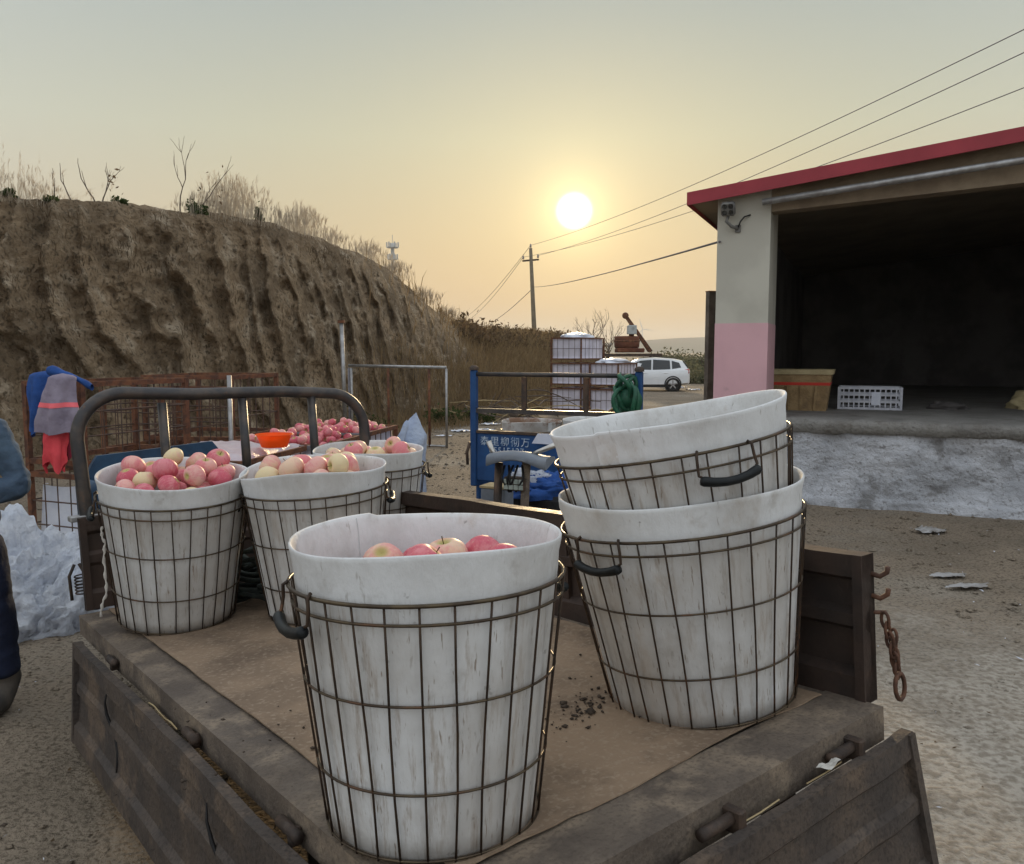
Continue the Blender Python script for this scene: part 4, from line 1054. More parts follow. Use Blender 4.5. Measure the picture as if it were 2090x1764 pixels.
M['sack'] = pm('blue-white woven sack', (.50, .58, .72), (.40, .48, .64), 5, rough=.6, spec=.35, bump=.6, bump_scale=18, bump_dist=.03, stain=(.22, .26, .34), stain_scale=3, stain_lo=.6, stain_hi=.72)
sp_ = D(834, 900, 8.7)
# standing sack with a folded-over corner
P = []
for i in range(34):
    t = i / 33; row = []
    for k in range(28):
        a = 2 * math.pi * k / 28
        w = .19 * (1 - .12 * t) * (1 if t < .75 else max(.12, 1 - (t - .75) * 3.2)); dpt = .13 * (1 - .35 * t) * (1 if t < .7 else max(.15, 1 - (t - .7) * 3.0))
        f = 1 + .10 * float(fbm(math.cos(a) * 2, math.sin(a) * 2, t * 5, 4, 401)) - .12 * abs(float(fbm(math.cos(a) * 3, math.sin(a) * 3, t * 4, 3, 411)))
        row.append((w * f * math.cos(a) + .10 * t * t - .05 * t, dpt * f * math.sin(a), .97 * t + .03 * math.cos(a) * t))
    P.append(row)
m = MB().grid([[P[i][k % 28] for k in range(29)] for i in range(34)])
sk = thing('sack', 'blue-white crumpled sack standing beside the last apple crate', 'sack', (sp_.x, sp_.y, 0), rz=R(10))
m.build('bag', M['sack'], sk, smooth=True)
P = [[(-.02 - .17 * u + .02 * math.sin(v * 5), -.10 - .05 * math.sin(u * 3.1) - .03 * v, .93 - .30 * u - .22 * v + .03 * math.sin(u * 7 + v * 4)) for v in np.linspace(0, 1, 10)] for u in np.linspace(0, 1, 14)]
MB().grid(P).build('folded_flap', M['sack'], sk, smooth=True)

# rusty empty racks at the left, clothes over the near one
GRK = 'rusty cage crates stacked at the foot of the bank'
Kc = Vector(((165 - PCX) / FPX * 6.2, 6.2, 0)); kd = (.37, .93)
rk1, RM1 = crate('rusty cage crate with a white sheet inside, lower one under the clothes', Kc, kd, .62, 1.10, .70, 0, GRK, lined=False, bars=(3, 5), rows=3)
rk2, RM2 = crate('empty rusty cage crate draped with the clothes, upper one of its stack', Kc, kd, .62, 1.10, .70, .703, GRK, lined=False, bars=(3, 5), rows=3)
Kb = Vector(((474 - PCX) / FPX * 8.0, 8.0, 0))
rk3, RM3 = crate('empty rusty cage crate with one galvanised post, lower one, nearer the apple crates', Kb, (.15, .98), .95, 1.05, .70, 0, GRK, lined=False, bars=(5, 5), rows=3)
rk4, RM4 = crate('empty rusty cage crate topping the stack nearer the apple crates', Kb, (.15, .98), .95, 1.05, .70, .703, GRK, lined=False, bars=(5, 5), rows=3)
Kd = Vector(((330 - PCX) / FPX * 7.3, 7.3, 0))
rk5, RM5 = crate('rusty cage crate between the clothes rack and the stack by the apple crates', Kd, (.28, .95), .70, 1.0, .66, .0, GRK, lined=False, bars=(4, 5), rows=3)
rk6, RM6 = crate('rusty cage crate set loosely on the one between the two stacks', Kd + Vector((-.03, .05, 0)), (.33, .94), .70, 1.0, .62, .663, GRK, lined=False, bars=(4, 5), rows=3)
gpost = MB().tube([(-.012, -.03, -.70), (-.012, -.03, .70)], .022, 10); gpost.build('brace_post', M['galv'], rk4, smooth=True)
# white sheet in the lower crate
P = [[RM1 @ Vector((-.58 + .54 * u, .06 + .05 * v + .9 * v * u * .3, .08 + .50 * v + .02 * math.sin(u * 6 + v * 3))) for v in np.linspace(0, 1, 12)] for u in np.linspace(0, 1, 14)]
sh_ = MB().grid(P).build('plastic_sheet', M['whitebits'], None, smooth=True); tag(sh_, 'flat white plastic sheet leaning inside the lower rusty crate', 'sheet')
# garments
def garment(name, label, top, w0, w1, h, mat, seed, depth=.10, lean_=(0, 0), stripe=None, jag=.0, cat='clothing', twist=0.0, n=40, rows=30):
    g = thing(name, label, cat, (top.x, top.y, top.z))
    P = []
    for i in range(rows):
        t = i / (rows - 1); row = []
        for k in range(n + 1):
            a = 2 * math.pi * k / n
            w = w0 + (w1 - w0) * (t ** .7); d = depth * (.55 + .45 * math.sin(math.pi * (.15 + .75 * t)))
            f = 1 + .16 * math.sin(a * 5 + seed + 3 * t) * (.3 + t) + .08 * math.sin(a * 11 + 2 * seed) * t + .22 * float(fbm(math.cos(a) * 2 + seed, math.sin(a) * 2, t * 3, 3, 500 + seed))
            z = -h * t - (jag * (.5 + .5 * math.sin(a * 3 + seed)) * t * t) + (.03 * (1 - t) * math.cos(a) * 0)
            cap = min(1.0, (t / .06) ** .5) if t < .06 else 1
            row.append((w * f * cap * math.cos(a) + lean_[0] * t, d * f * cap * math.sin(a) + lean_[1] * t, z))
        P.append(row)
    body = MB().grid(P).build('cloth', mat, g, smooth=True)
    if stripe:
        t0, t1, sm = stripe; Q = []
        for i in range(5):
            t = t0 + (t1 - t0) * i / 4; j = t * (rows - 1); a_ = int(j); fr = j - a_
            Q.append([((P[a_][k][0] * (1 - fr) + P[a_ + 1][k][0] * fr) * 1.015 , (P[a_][k][1] * (1 - fr) + P[a_ + 1][k][1] * fr) * 1.02 - .002, P[a_][k][2] * (1 - fr) + P[a_ + 1][k][2] * fr) for k in range(n + 1)])
        MB().grid(Q).build('stripe', sm, body, smooth=True)
    return g
M['cl_blue'] = pm('blue work cloth', (.025, .085, .30), (.018, .06, .21), 8, rough=.85, bump=.5, bump_scale=30, bump_dist=.02)
M['cl_grey'] = pm('mauve grey cloth', (.29, .25, .31), (.23, .195, .25), 7, rough=.9, bump=.5, bump_scale=24, bump_dist=.02)
M['cl_pink'] = pm('fluorescent pink band', (.85, .16, .18), rough=.8)
M['cl_red'] = pm('coral red cloth', (.80, .085, .10), (.66, .06, .075), 6, rough=.85, bump=.4, bump_scale=24, bump_dist=.02)
M['cl_maroon'] = pm('dark red cloth', (.24, .022, .045), (.18, .018, .035), 6, rough=.9)
dq = 6.05
t_ = D(92, 757, dq + .18); garment('jacket', 'blue work jacket slung over the rusty rack behind the mauve one', t_, .10, .115, .44, M['cl_blue'], 3, .09, (-.02, 0), jag=.06)
P = []
for i in range(12):
    u = i / 11; row = []
    for k in range(13):
        a = 2 * math.pi * k / 12; c = D(100 + 88 * u, 757 + 8 * u + 26 * u * u, dq + .02); rr_ = .040 * (1 - .4 * u) * (1 + .25 * math.sin(u * 9))
        row.append((c.x, c.y + rr_ * math.cos(a), c.z + rr_ * .8 * math.sin(a) * (1 + .2 * math.sin(5 * u * 3))))
    P.append(row)
MB().grid(P).build('sleeve', M['cl_blue'], None, smooth=True)
slv = bpy.data.objects['sleeve']; jk = [o for o in bpy.data.objects if o.name == 'jacket'][0]; slv.parent = jk; slv.matrix_parent_inverse = Matrix.Translation(-t_)
t_ = D(127, 762, dq - .06); garment('jacket', 'mauve grey jacket with a bright pink band hanging on the rusty rack', t_, .075, .145, .42, M['cl_grey'], 7, .09, (-.03, -.03), stripe=(.49, .57, M['cl_pink']), jag=.02)
t_ = D(112, 872, dq - .02); garment('vest', 'coral red vest hanging below the mauve jacket', t_, .080, .075, .25, M['cl_red'], 11, .06, (-.01, 0), jag=.09)
t_ = D(143, 850, dq + .06); garment('cloth', 'dark maroon cloth hanging behind the coral vest', t_, .075, .045, .26, M['cl_maroon'], 13, .05, (.0, 0), jag=.06)

# galvanised pole and tube frame further back
pp = D(704, 800, 15.5)
pole_ = thing('metal_pole', 'tall galvanised pole standing behind the apple crates', 'pole', (pp.x, pp.y, 0))
MB().tube([(0.0, 0, 0), (-.04, 0, D(702, 660, 15.5).z)], .040, 12).build('tube', M['galv'], pole_, smooth=True)
MB().box((-.10, -.05, D(702, 660, 15.5).z), (.02, .05, D(702, 660, 15.5).z + .05)).build('cap', M['rust'], pole_)
fr = thing('tube_frame', 'open galvanised tube frame with rusty uprights standing before the dry grass', 'frame', (0, 0, 0))
q0 = G(912, 915); q1 = D(714, 860, 14.9); q1.z = 0
fr.location = q0; zt = D(912, 750, (q0 - CAM).dot(FWD)).z
dv_ = q1 - q0
MB().tube([Vector((0, 0, zt)), dv_ + Vector((0, 0, zt + .02))], .026, 10).build('top_bar', M['galv'], fr, smooth=True)
MB().tube([Vector((0, 0, .03)), dv_ + Vector((0, 0, .03))], .018, 8).build('bottom_bar', M['galv'], fr, smooth=True)
for u, mt in ((0, 'galv'), (.17, 'rust'), (.585, 'rust'), (.975, 'galv'), (1.0, 'greybar')):
    MB().tube([dv_ * u, dv_ * u + Vector((0, 0, zt - .02))], .022, 8).build('upright', M[mt], fr, smooth=True)

# film heap on the ground by the person
fh = G(95, 1290)
lump('film_heap', 'heap of crumpled white plastic film on the ground beside the person', 'film', (-3.02, 5.0, -.02), .52, .50, .60, M['film'], 3, amp=.38, n=110, mrows=56, ridge=.30)
lump('film_heap', 'low corner of crumpled film spilling toward the tricycle from the heap', 'film', (-2.72, 4.82, -.02), .25, .26, .34, M['film'], 8, amp=.38, n=70, mrows=36, ridge=.28)
# ================================================================== THE BLUE TRICYCLE FACING US
BLp = D(968, 880, 6.6); BRp = D(1303, 886, 6.05); BLp.z = BRp.z = 0
bx_ = (BRp - BLp); BW = bx_.length; bx_.normalize(); by_ = Vector((-bx_.y, bx_.x, 0))
BM = Matrix.Translation(BLp) @ Matrix((bx_, by_, Vector((0, 0, 1)))).transposed().to_4x4(); BMI = BM.inverted()
def bp_(px, py, Y=0.0): return BMI @ onplane(px, py, BLp + by_ * Y, by_)
bt = thing('blue_tricycle', 'blue cargo tricycle with handlebar and grey cowl facing out, rusty baskets in its bed', 'tricycle', M=BM)
zR = bp_(1000, 761).z; zM = bp_(1000, 834).z; zP = bp_(1000, 882).z; zL = bp_(985, 980).z
for x in (0, BW):
    o = MB().beam((x, 0, zL - .05), (x, 0, zR + .02), .052, .052, up=(0, 1, 0), bev=.008); o.build('corner_post', M['bluepaint'], bt)
    MB().lathe([(.036, 0), (.036, .02), (.022, .035), (0, .038)], 14, Matrix.Translation((x, 0, zR + .02))).build('post_cap', M['darkiron'], bt, smooth=True)
MB().tube([(.027, 0, zR - .012), (BW - .027, 0, zR - .012)], .018, 10).build('top_rail', M['rail'], bt, smooth=True)
MB().box((.027, -.02, zM - .035), (BW - .027, .02, zM)).build('middle_rail', M['rail'], bt)
for px in (1070, 1196):
    x = bp_(px, 800).x; MB().box((x - .018, -.014, zM + .001), (x + .018, .014, zR - .03)).build('upright', M['darkiron'], bt)
panel = MB().box((.028, -.012, zL), (BW - .028, .012, zP - .012), bev=.004).build('bulkhead', M['bluepaint'], bt)
MB().box((.028, -.022, zP - .010), (BW - .028, .022, zP + .012)).build('bulkhead_rail', M['darkiron'], bt)
# lettering on the bulkhead
M['lettering'] = pm('faded white lettering', (.55, .62, .70), (.22, .33, .48), 30, rough=.7)
def text(body, size, x, z, parent, mat, y=-.0165, sp=1.0):
    cu = bpy.data.curves.new('lettering', 'FONT'); cu.body = body; cu.size = size; cu.extrude = .0008; cu.space_character = sp; cu.resolution_u = 3
    t = bpy.data.objects.new('lettering', cu); COL.objects.link(t); dg = bpy.context.evaluated_depsgraph_get(); dg.update()
    me = bpy.data.meshes.new_from_object(t.evaluated_get(dg)); bpy.data.objects.remove(t)
    me.materials.clear(); me.materials.append(mat)
    o = link('lettering', me, parent); o.location = (x, y, z); o.rotation_euler = (R(90), 0, 0); o['kind'] = 'stuff'; return o
a_ = bp_(980, 900); b_ = bp_(1090, 918)
text('\u6cf0\u91cc\u67f3\u5f7b\u4e07', .078, bp_(982, 905).x, bp_(982, 905).z - .005, panel, M['lettering'], sp=1.24)
text('65515127', .066, bp_(1000, 921).x, bp_(1000, 921).z - .01, panel, M['lettering'], sp=1.15)
# bed behind the bulkhead
zbed = .40
MB().box((.0, .03, zbed - .05), (BW, 2.3, zbed)).build('bed_floor', M['darkiron'], bt)
for x0, x1 in ((.0, .02), (BW - .02, BW)): MB().box((x0, .03, zbed + .001), (x1, 2.3, zbed + .36)).build('side_board', M['bluepaint'], bt)
MB().box((.022, 2.28, zbed + .001), (BW - .022, 2.3, zbed + .36)).build('tailgate', M['bluepaint'], bt)
# latch on the left of the bulkhead
MB().tube([(-.03, -.02, zL + .30), (-.05, -.03, zL + .22), (-.045, -.03, zL + .12)], .012, 7).build('latch', M['darkiron'], bt, smooth=True)
# front: two legs, cowl, grips, meters, seat, wheel
Yh = -.95
def bh(px, py, Y=Yh): return bp_(px, py, Y)
M['cowl'] = pm('faded blue-grey cowl', (.20, .22, .25), (.15, .17, .20), 6, rough=.55, spec=.35, stain=(.18, .19, .21), stain_scale=6)
M['chrome'] = pm('dull chrome', (.62, .60, .56), (.45, .43, .40), 12, rough=.28, metal=.9)
cA, cB = bh(1003, 936), bh(1124, 944); cw = (cB - cA).length
P = []
for i in range(18):
    u = i / 17; c = cA.lerp(cB, u); arch = .022 * math.sin(math.pi * min(1, u * 1.15)); row = []
    for (dy_, dz_) in ((.09, .010), (.07, .030), (.0, .040), (-.07, .030), (-.085, .012), (-.088, -.030 + .022 * math.sin(math.pi * u)), (-.080, -.042 + .026 * math.sin(math.pi * u))):
        row.append((c.x, c.y + dy_, c.z + dz_ + arch))
    P.append(row)
cowl = MB().grid(P); n_ = 7
cowl.f.append(tuple(range(n_))); cowl.m.append(0); cowl.f.append(tuple(17 * n_ + k for k in range(n_))[::-1]); cowl.m.append(0)
cowl.build('cowl', M['cowl'], bt, auto=50)
g1, g2 = bh(1005, 921), bh(997, 901)
MB().tube([bh(1012, 930), g1, g2], [.012, .016, .019], 10).build('handle_grip', M['chrome'], bt, smooth=True)
g1, g2 = bh(1100, 922), bh(1134, 908)
MB().tube([bh(1085, 928), g1, g2], [.012, .016, .018], 10).build('handle_grip', M['chrome'], bt, smooth=True)
for px, mt in ((1016, 'darkiron'), (1072, 'sill')):
    p_ = bh(px, 945); MB().tube([(p_.x, p_.y + .02, p_.z), (p_.x - .01, p_.y - .02, .30)], .028, 10).build('fork_leg', M[mt], bt, smooth=True)
M['meter'] = pm('cloudy indicator glass', (.36, .40, .36), (.26, .30, .27), 14, rough=.25, spec=.5)
mc = bh(1053, 987); ml = MB().box((mc.x - .075, mc.y - .04, mc.z - .045), (mc.x + .075, mc.y + .03, mc.z + .045), bev=.01).build('lamp_box', M['darkiron'], bt)
for i in range(4):
    for j in range(2):
        MB().box((mc.x - .068 + .035 * i, mc.y - .047, mc.z - .036 + .037 * j), (mc.x - .037 + .035 * i, mc.y - .041, mc.z - .004 + .037 * j), bev=.003).build('lamp_lens', M['meter'], ml)
for k in range(5):
    a = bh(1030 + 9 * k, 950); MB().tube([a, a + Vector((.03 * math.sin(k * 2), -.05, -.08)), a + Vector((.05 * math.cos(k), -.03, -.17))], .008, 6).build('cable', M['blackwire'], bt, smooth=True)
bx2 = bh(1015, 1000, -.75); MB().box((bx2.x - .09, bx2.y - .08, bx2.z - .30), (bx2.x + .09, bx2.y + .08, bx2.z + .02), bev=.01).build('tool_box', M['cowl'], bt)
MB().box((bx2.x - .095, bx2.y - .085, bx2.z + .021), (bx2.x + .095, bx2.y + .085, bx2.z + .035)).build('tool_box_lid', M['straw'], bt)
MB().box((.35, -.55, .42), (1.0, -.08, .62), bev=.03).build('seat', M['rubber'], bt)
Mx = Matrix.Translation((.62, -1.15, .26)) @ Matrix.Rotation(R(90), 4, 'Y')
wl = MB().lathe([(.16, -.05), (.22, -.06), (.25, -.04), (.26, 0), (.25, .04), (.22, .06), (.16, .05), (.16, -.05)], 32, Mx).build('front_wheel', M['rubber'], bt, smooth=True)
MB().lathe([(.16, -.04), (.03, -.03), (.03, .03), (.16, .04)], 24, Mx).build('rim', M['darkiron'], wl, smooth=True)
for x in (.02, BW - .02):
    Mx = Matrix.Translation((x, 1.3, .27)) @ Matrix.Rotation(R(90), 4, 'Y')
    wl = MB().lathe([(.16, -.06), (.22, -.07), (.26, -.05), (.27, 0), (.26, .05), (.22, .07), (.16, .06), (.16, -.06)], 32, Mx).build('rear_wheel', M['rubber'], bt, smooth=True)
    MB().lathe([(.16, -.04), (.03, -.03), (.03, .03), (.16, .04)], 24, Mx).build('rim', M['darkiron'], wl, smooth=True)
MB().beam((.62, -1.1, .32), (.62, 1.3, .32), .08, .08).build('chassis_rail', M['darkiron'], bt)
# white card and blue tarp on the driver's place
pa = [bp_(1086, 905, -.05), bp_(1132, 908, -.05), bp_(1128, 886, -.05), bp_(1098, 885, -.05)]
ca = MB().prism([BM @ p for p in pa], BM.to_3x3() @ Vector((0, -.006, 0))).build('white_card', M['whitebits'], None); tag(ca, 'pale card propped against the blue bulkhead by the cowl', 'card')
tp = BM @ Vector((.80, -.34, .60))
lump('tarp', 'crumpled dark blue tarpaulin on the driver seat of the blue tricycle', 'tarpaulin', (tp.x, tp.y, .60), .36, .24, .17, M['cl_blue'], 14, amp=.4, n=54, mrows=26, ridge=.4)
tp = BM @ Vector((.66, -.40, .60)); lump('film_scrap', 'clear film scrap on the blue tarpaulin', 'film', (tp.x, tp.y, .685), .17, .12, .10, M['film'], 15, amp=.5, n=40, mrows=20, ridge=.5)
# green hose bundle on the right post
M['green'] = pm('green hose', (.020, .115, .060), (.012, .07, .04), 12, rough=.55, spec=.4)
gc = BM @ Vector((BW - .05, -.05, zR - .02))
gb = thing('hose_bundle', 'bundle of green hose lashed to the blue corner post', 'hose', gc)
rg = random.Random(5)
for k in range(11):
    rr_ = rg.uniform(.055, .10); c = Vector((rg.uniform(-.07, .01), rg.uniform(-.06, .03), -rg.uniform(.06, .20))); tx = rg.uniform(-.6, .6); tz = rg.uniform(0, 3.1)
    mt = Matrix.Translation(c) @ Matrix.Rotation(tz, 4, 'Z') @ Matrix.Rotation(R(90) + tx, 4, 'X')
    pts = [mt @ Vector((rr_ * math.cos(a) * (1 + .1 * math.sin(3 * a)), rr_ * 1.25 * math.sin(a), .02 * math.sin(2 * a + k))) for a in np.linspace(0, 2 * math.pi, 26)[:-1]]
    MB().tube(pts, .016, 7, closed=True).build('coil', M['green'], gb, smooth=True)
for k, dx in enumerate((-.06, -.01)): MB().tube([(dx, -.03, -.18), (dx - .01, -.035, -.26), (dx + .012, -.03, -.36)], .018, 7).build('hose_end', M['green'], gb, smooth=True)
MB().tube([(-.09, -.03, -.02), (-.085, -.04, .03), (-.07, -.03, -.03)], .014, 7).build('hose_end', M['green'], gb, smooth=True)
MB().lathe([(.0, -.07), (.05, -.06), (.075, .0), (.05, .06), (0, .07)], 14, Matrix.Translation((-.03, -.02, -.15))).build('core', M['green'], gb, smooth=True)
# baskets in its bed
M['rustliner'] = M['liner']
for lbl, px, dpt, zz, sd in (('rust-streaked wire basket in the bed of the blue tricycle, beside the left post', 1086, 7.7, .40, 21), ('white-lined wire basket beside the rust-streaked one in the blue tricycle', 1212, 7.6, .42, 22)):
    c = D(px, 860, dpt); c.z = zz
    rb_, _ = make_basket(lbl, c, Vector((0, 0, 1)), 1.0, [], R(30), (.02, 0), .006, sd, group='baskets in the blue tricycle')
    if sd == 21:
        M['liner_rusty'] = pm('rust stained liner', (.55, .53, .50), (.40, .36, .32), 5, rough=.8, stain=(.20, .095, .045), stain_scale=3.2, stain_lo=.47, stain_hi=.58)
        for ch in rb_.children:
            if ch.name.startswith('liner'):
                me = ch.data.copy(); me.materials.clear(); me.materials.append(M['liner_rusty']); ch.data = me
# bent rods over the load
M['brass'] = pm('weathered bent rod', (.40, .30, .16), (.25, .18, .10), 12, rough=.5, metal=.3)
for j, (pxa, pxb, lbl) in enumerate(((1058, 1140, 'arched bundle of thin rods over the load, left of the hose'), (1232, 1292, 'arched rods beside the green hose in the blue tricycle'))):
    hb2 = thing('rod_bundle', lbl, 'rods', (0, 0, 0))
    c0 = D((pxa + pxb) / 2, 842, 7.0); hb2.location = (c0.x, c0.y, c0.z)
    W2 = (pxb - pxa) / 2 / FPX * 7.0
    for k in range(6):
        pts = [(W2 * (-1 + 2 * t) * (1 - .05 * k), .03 * k, (.075 - .008 * k) * (1 - (2 * t - 1) ** 2) - .03) for t in np.linspace(0, 1, 12)]
        MB().tube(pts, .006, 5).build('rod', M['brass'], hb2, smooth=True)

# ================================================================== FAR CRATE STACKS
GF = 'white-lined crates stacked in front of the parked car'
fd = (.52, .85)
def fcr(px, dpt): p = D(px, 800, dpt); p.z = 0; return p
k1 = fcr(1186, 22.5); k2 = fcr(1222, 21.9)
for lv in range(3):
    crate(['white-lined wire crate at the bottom of the three-high stack', 'white-lined wire crate in the middle of the three-high stack', 'white-lined wire crate topping the three-high stack'][lv], k1, fd, .95, 1.45, .66, lv * .685, GF, bars=(4, 5), rows=2, post=.035)
for lv in range(2):
    crate(['white-lined wire crate at the bottom of the two-high stack', 'white-lined wire crate topping the two-high stack'][lv], k2 + Vector((.50, -.1, 0)), fd, .85, 1.25, .66, lv * .685, GF, bars=(4, 5), rows=2, post=.035)
for kk, zz, lb2, s_ in ((k1, 2.03, 'bulging white film over the crate topping the three-high stack', 31), (k2 + Vector((.5, -.1, 0)), 1.345, 'bulging white film over the crate topping the two-high stack', 32)):
    dyv = Vector((fd[0], fd[1], 0)).normalized(); dxv = Vector((dyv.y, -dyv.x, 0)); c = kk + dyv * .65 - dxv * .46
    lump('film_cover', lb2, 'film', None, .42, .60, .13, M['whitebits'], s_, amp=.3, n=36, mrows=14, M0=Matrix.Translation((c.x, c.y, zz)) @ Matrix((dxv, dyv, Vector((0, 0, 1)))).transposed().to_4x4())

# ================================================================== PARKED CAR
M['carwhite'] = pm('white car paint', (.84, .86, .88), (.80, .82, .84), 2, rough=.22, spec=.5)
M['carglass'] = pm('car glass', (.030, .034, .038), rough=.06, spec=.6)
M['cartrim'] = pm('black car trim', (.022, .022, .023), rough=.6)
M['alloy'] = pm('alloy wheel', (.50, .50, .50), (.40, .40, .40), 8, rough=.35, metal=.8)
M['redlens'] = pm('red lamp lens', (.45, .03, .025), rough=.2, spec=.5)
CL, CW = 4.3, .89
cw0 = D(1374, 790, 35.5); ca_ = R(168)
Cd = Vector((math.cos(ca_), math.sin(ca_), 0)); Cs = Vector((0, 0, 1)).cross(Cd)
CSC = .88; corg = cw0 + Cd * 1.35 * CSC; corg.z = 0.0
CMx = Matrix.Translation(corg - Cs * (-CW) * 1.0 * (1 if Cs.dot(-cw0) > 0 else -1) * 0) @ Matrix((Cd, Cs, Vector((0, 0, 1)))).transposed().to_4x4() @ Matrix.Scale(CSC, 4)
car = thing('parked_car', 'white hatchback-style SUV parked behind the crate stacks', 'car', M=CMx)
# stations along x (front +): half width at sill/belt/roof and heights
def body_rings(pts, n=1):
    return pts
ST_ = [(-2.12, .60, .78, .42, .98), (-2.05, .80, .86, .34, 1.04), (-1.7, .87, .89, .30, 1.06), (-1.0, .88, .90, .26, 1.03), (0, .88, .90, .25, 1.00), (.9, .88, .90, .25, .98), (1.25, .87, .88, .27, .96), (1.7, .84, .84, .30, .88), (2.0, .74, .74, .34, .78), (2.14, .55, .56, .42, .66)]
P = []
for (x, ws, wb, z0, z1) in ST_:
    half = [(0, z0), (ws * .6, z0), (ws, z0 + .08), (ws + .02, (z0 + z1) / 2), (wb, z1 - .06), (wb - .04, z1), (wb * .5, z1 + .02), (0, z1 + .025)]
    ring = [(x, y, z) for y, z in half] + [(x, -y, z) for y, z in half[::-1][1:-1]]
    P.append(ring + [ring[0]])
mb = MB().grid(P); k_ = len(P[0])
mb.f.append(tuple(range(k_ - 1))); mb.m.append(0); mb.f.append(tuple((len(P) - 1) * k_ + i for i in range(k_ - 1))[::-1]); mb.m.append(0)
cb = mb.build('body', M['carwhite'], car, auto=40)
GS = [(-2.02, .74, .60, 1.03, 1.10), (-1.75, .80, .62, 1.03, 1.46), (-1.2, .83, .66, 1.02, 1.57), (-.4, .84, .68, 1.0, 1.61), (.3, .84, .67, .99, 1.56), (.7, .83, .66, .98, 1.40), (1.25, .80, .68, .97, 1.00)]
P = []
for (x, wb, wr, z0, z1) in GS:
    half = [(0, z0), (wb, z0), (wb - (wb - wr) * .5, z0 + (z1 - z0) * .55), (wr, z1 - .05 * (z1 - z0)), (wr * .6, z1), (0, z1 + .01)]
    ring = [(x, y, z) for y, z in half] + [(x, -y, z) for y, z in half[::-1][1:-1]]
    P.append(ring + [ring[0]])
mb = MB().grid(P); k_ = len(P[0]); mb.f.append(tuple(range(k_ - 1))); mb.m.append(0)
mb.build('roof', M['carwhite'], car, auto=40)
for s in (-1, 1):
    def gy(x, z):
        xs = [g[0] for g in GS]; wb = np.interp(x, xs, [g[1] for g in GS]); wr = np.interp(x, xs, [g[2] for g in GS]); z0 = np.interp(x, xs, [g[3] for g in GS]); z1 = np.interp(x, xs, [g[4] for g in GS])
        t = min(1, max(0, (z - z0) / max(.05, (z1 - z0)))); return s * (wb + (wr - wb) * t + .012)
    for win in ([(-.32, 1.03), (-.32, 1.50), (.20, 1.46), (.62, 1.28), (.98, 1.05)], [(-1.22, 1.06), (-1.18, 1.47), (-.40, 1.51), (-.40, 1.03)], [(-1.72, 1.14), (-1.62, 1.36), (-1.27, 1.46), (-1.30, 1.07)]):
        q = [(x, gy(x, z), z) for x, z in win]; MB().prism(q, (0, s * .008, 0)).build('window', M['carglass'], car)
    for xd in (.0, -.98): MB().box((xd - .12, s * .905 - .012, .86), (xd + .06, s * .905 + .012, .90), bev=.006).build('door_handle', M['carwhite'], car)
    MB().box((-1.0, s * .88 - .03, .20), (1.05, s * .88 + .03, .30)).build('sill_trim', M['cartrim'], car)
    MB().box((-2.10, s * .74 - .05, .85), (-1.86, s * .74 + .10, 1.06), bev=.03).build('tail_lamp', M['redlens'], car)
    MB().box((1.72, s * .70 - .12, .70), (2.04, s * .70 + .08, .84), bev=.04).build('headlamp', M['meter'], car)
    for x in (-1.35, 1.35):
        Mx = Matrix.Translation((x, s * .80, .335)) @ Matrix.Rotation(R(90), 4, 'X')
        w_ = MB().lathe([(.23, -.10), (.30, -.11), (.335, -.08), (.335, .08), (.30, .11), (.23, .10), (.23, -.10)], 36, Mx).build('wheel', M['rubber'], car, smooth=True)
        MB().lathe([(.0, -.06), (.21, -.06), (.235, -.10), (.235, .10), (.21, .06), (.0, .06)], 30, Mx).build('disc', M['cartrim'], w_, smooth=True)
        for k in range(5):
            a = 2 * math.pi * k / 5 + .3; d = Vector((math.cos(a), math.sin(a), 0)); mm = MB()
            mm.beam(Vector((0, 0, .0)) + d * .02, d * .22, .055, .22, up=(0, 0, 1)); mm.xform(Mx); mm.build('spoke', M['alloy'], w_)
        MB().lathe([(.34, -.02), (.40, -.02), (.40, .02), (.34, .02)], 36, Matrix.Translation((x, s * .89, .345)) @ Matrix.Rotation(R(90), 4, 'X')).build('arch_trim', M['cartrim'], car, smooth=True)
MB().prism([(.75, -.60, 1.38), (.75, .60, 1.38), (1.24, .70, 1.01), (1.24, -.70, 1.01)], (.03, 0, .03)).build('windscreen', M['carglass'], car)
MB().prism([(-1.80, -.54, 1.44), (-1.80, .54, 1.44), (-2.03, .62, 1.10), (-2.03, -.62, 1.10)], (-.03, 0, .02)).build('rear_window', M['carglass'], car)
for s in (-1, 1): MB().tube([(-1.5, s * .58, 1.56), (-.5, s * .62, 1.635), (.3, s * .60, 1.58)], .018, 6).build('roof_rail', M['cartrim'], car)

# ================================================================== RUSTY MACHINE BEYOND THE CAR
M['rustorange'] = pm('rusty machine iron', (.20, .075, .040), (.13, .05, .032), 1.8, rough=.85, metal=.1, stain=(.28, .13, .07), stain_scale=2.2)
M['boxgrey'] = pm('pale control box', (.46, .48, .47), (.40, .42, .41), 3, rough=.6)
DM = 43.0
def mp_(px, py): return D(px, py, DM)
mo = mp_(1288, 722); mroot = thing('mixing_machine', 'rusty hopper machine on a raised deck with slanting boom and pale control box', 'machine', (mo.x, mo.y, 0))
def ml_(px, py): q = mp_(px, py); return Vector((q.x - mo.x, 0, q.z))
a = ml_(1228, 724); b = ml_(1345, 716)
MB().box((a.x, -1.0, a.z - .10), (b.x, 1.0, a.z + .06)).build('deck', M['darkiron'], mroot)
for x in (a.x + .2, b.x - .3):
    for y in (-.85, .85): MB().box((x - .06, y - .06, 0), (x + .06, y + .06, a.z - .102)).build('leg', M['darkiron'], mroot)
a = ml_(1257, 719); b = ml_(1312, 711); MB().box((a.x, -.6, a.z - .02), (b.x, .6, b.z), bev=.04).build('base_beam', M['rustorange'], mroot)
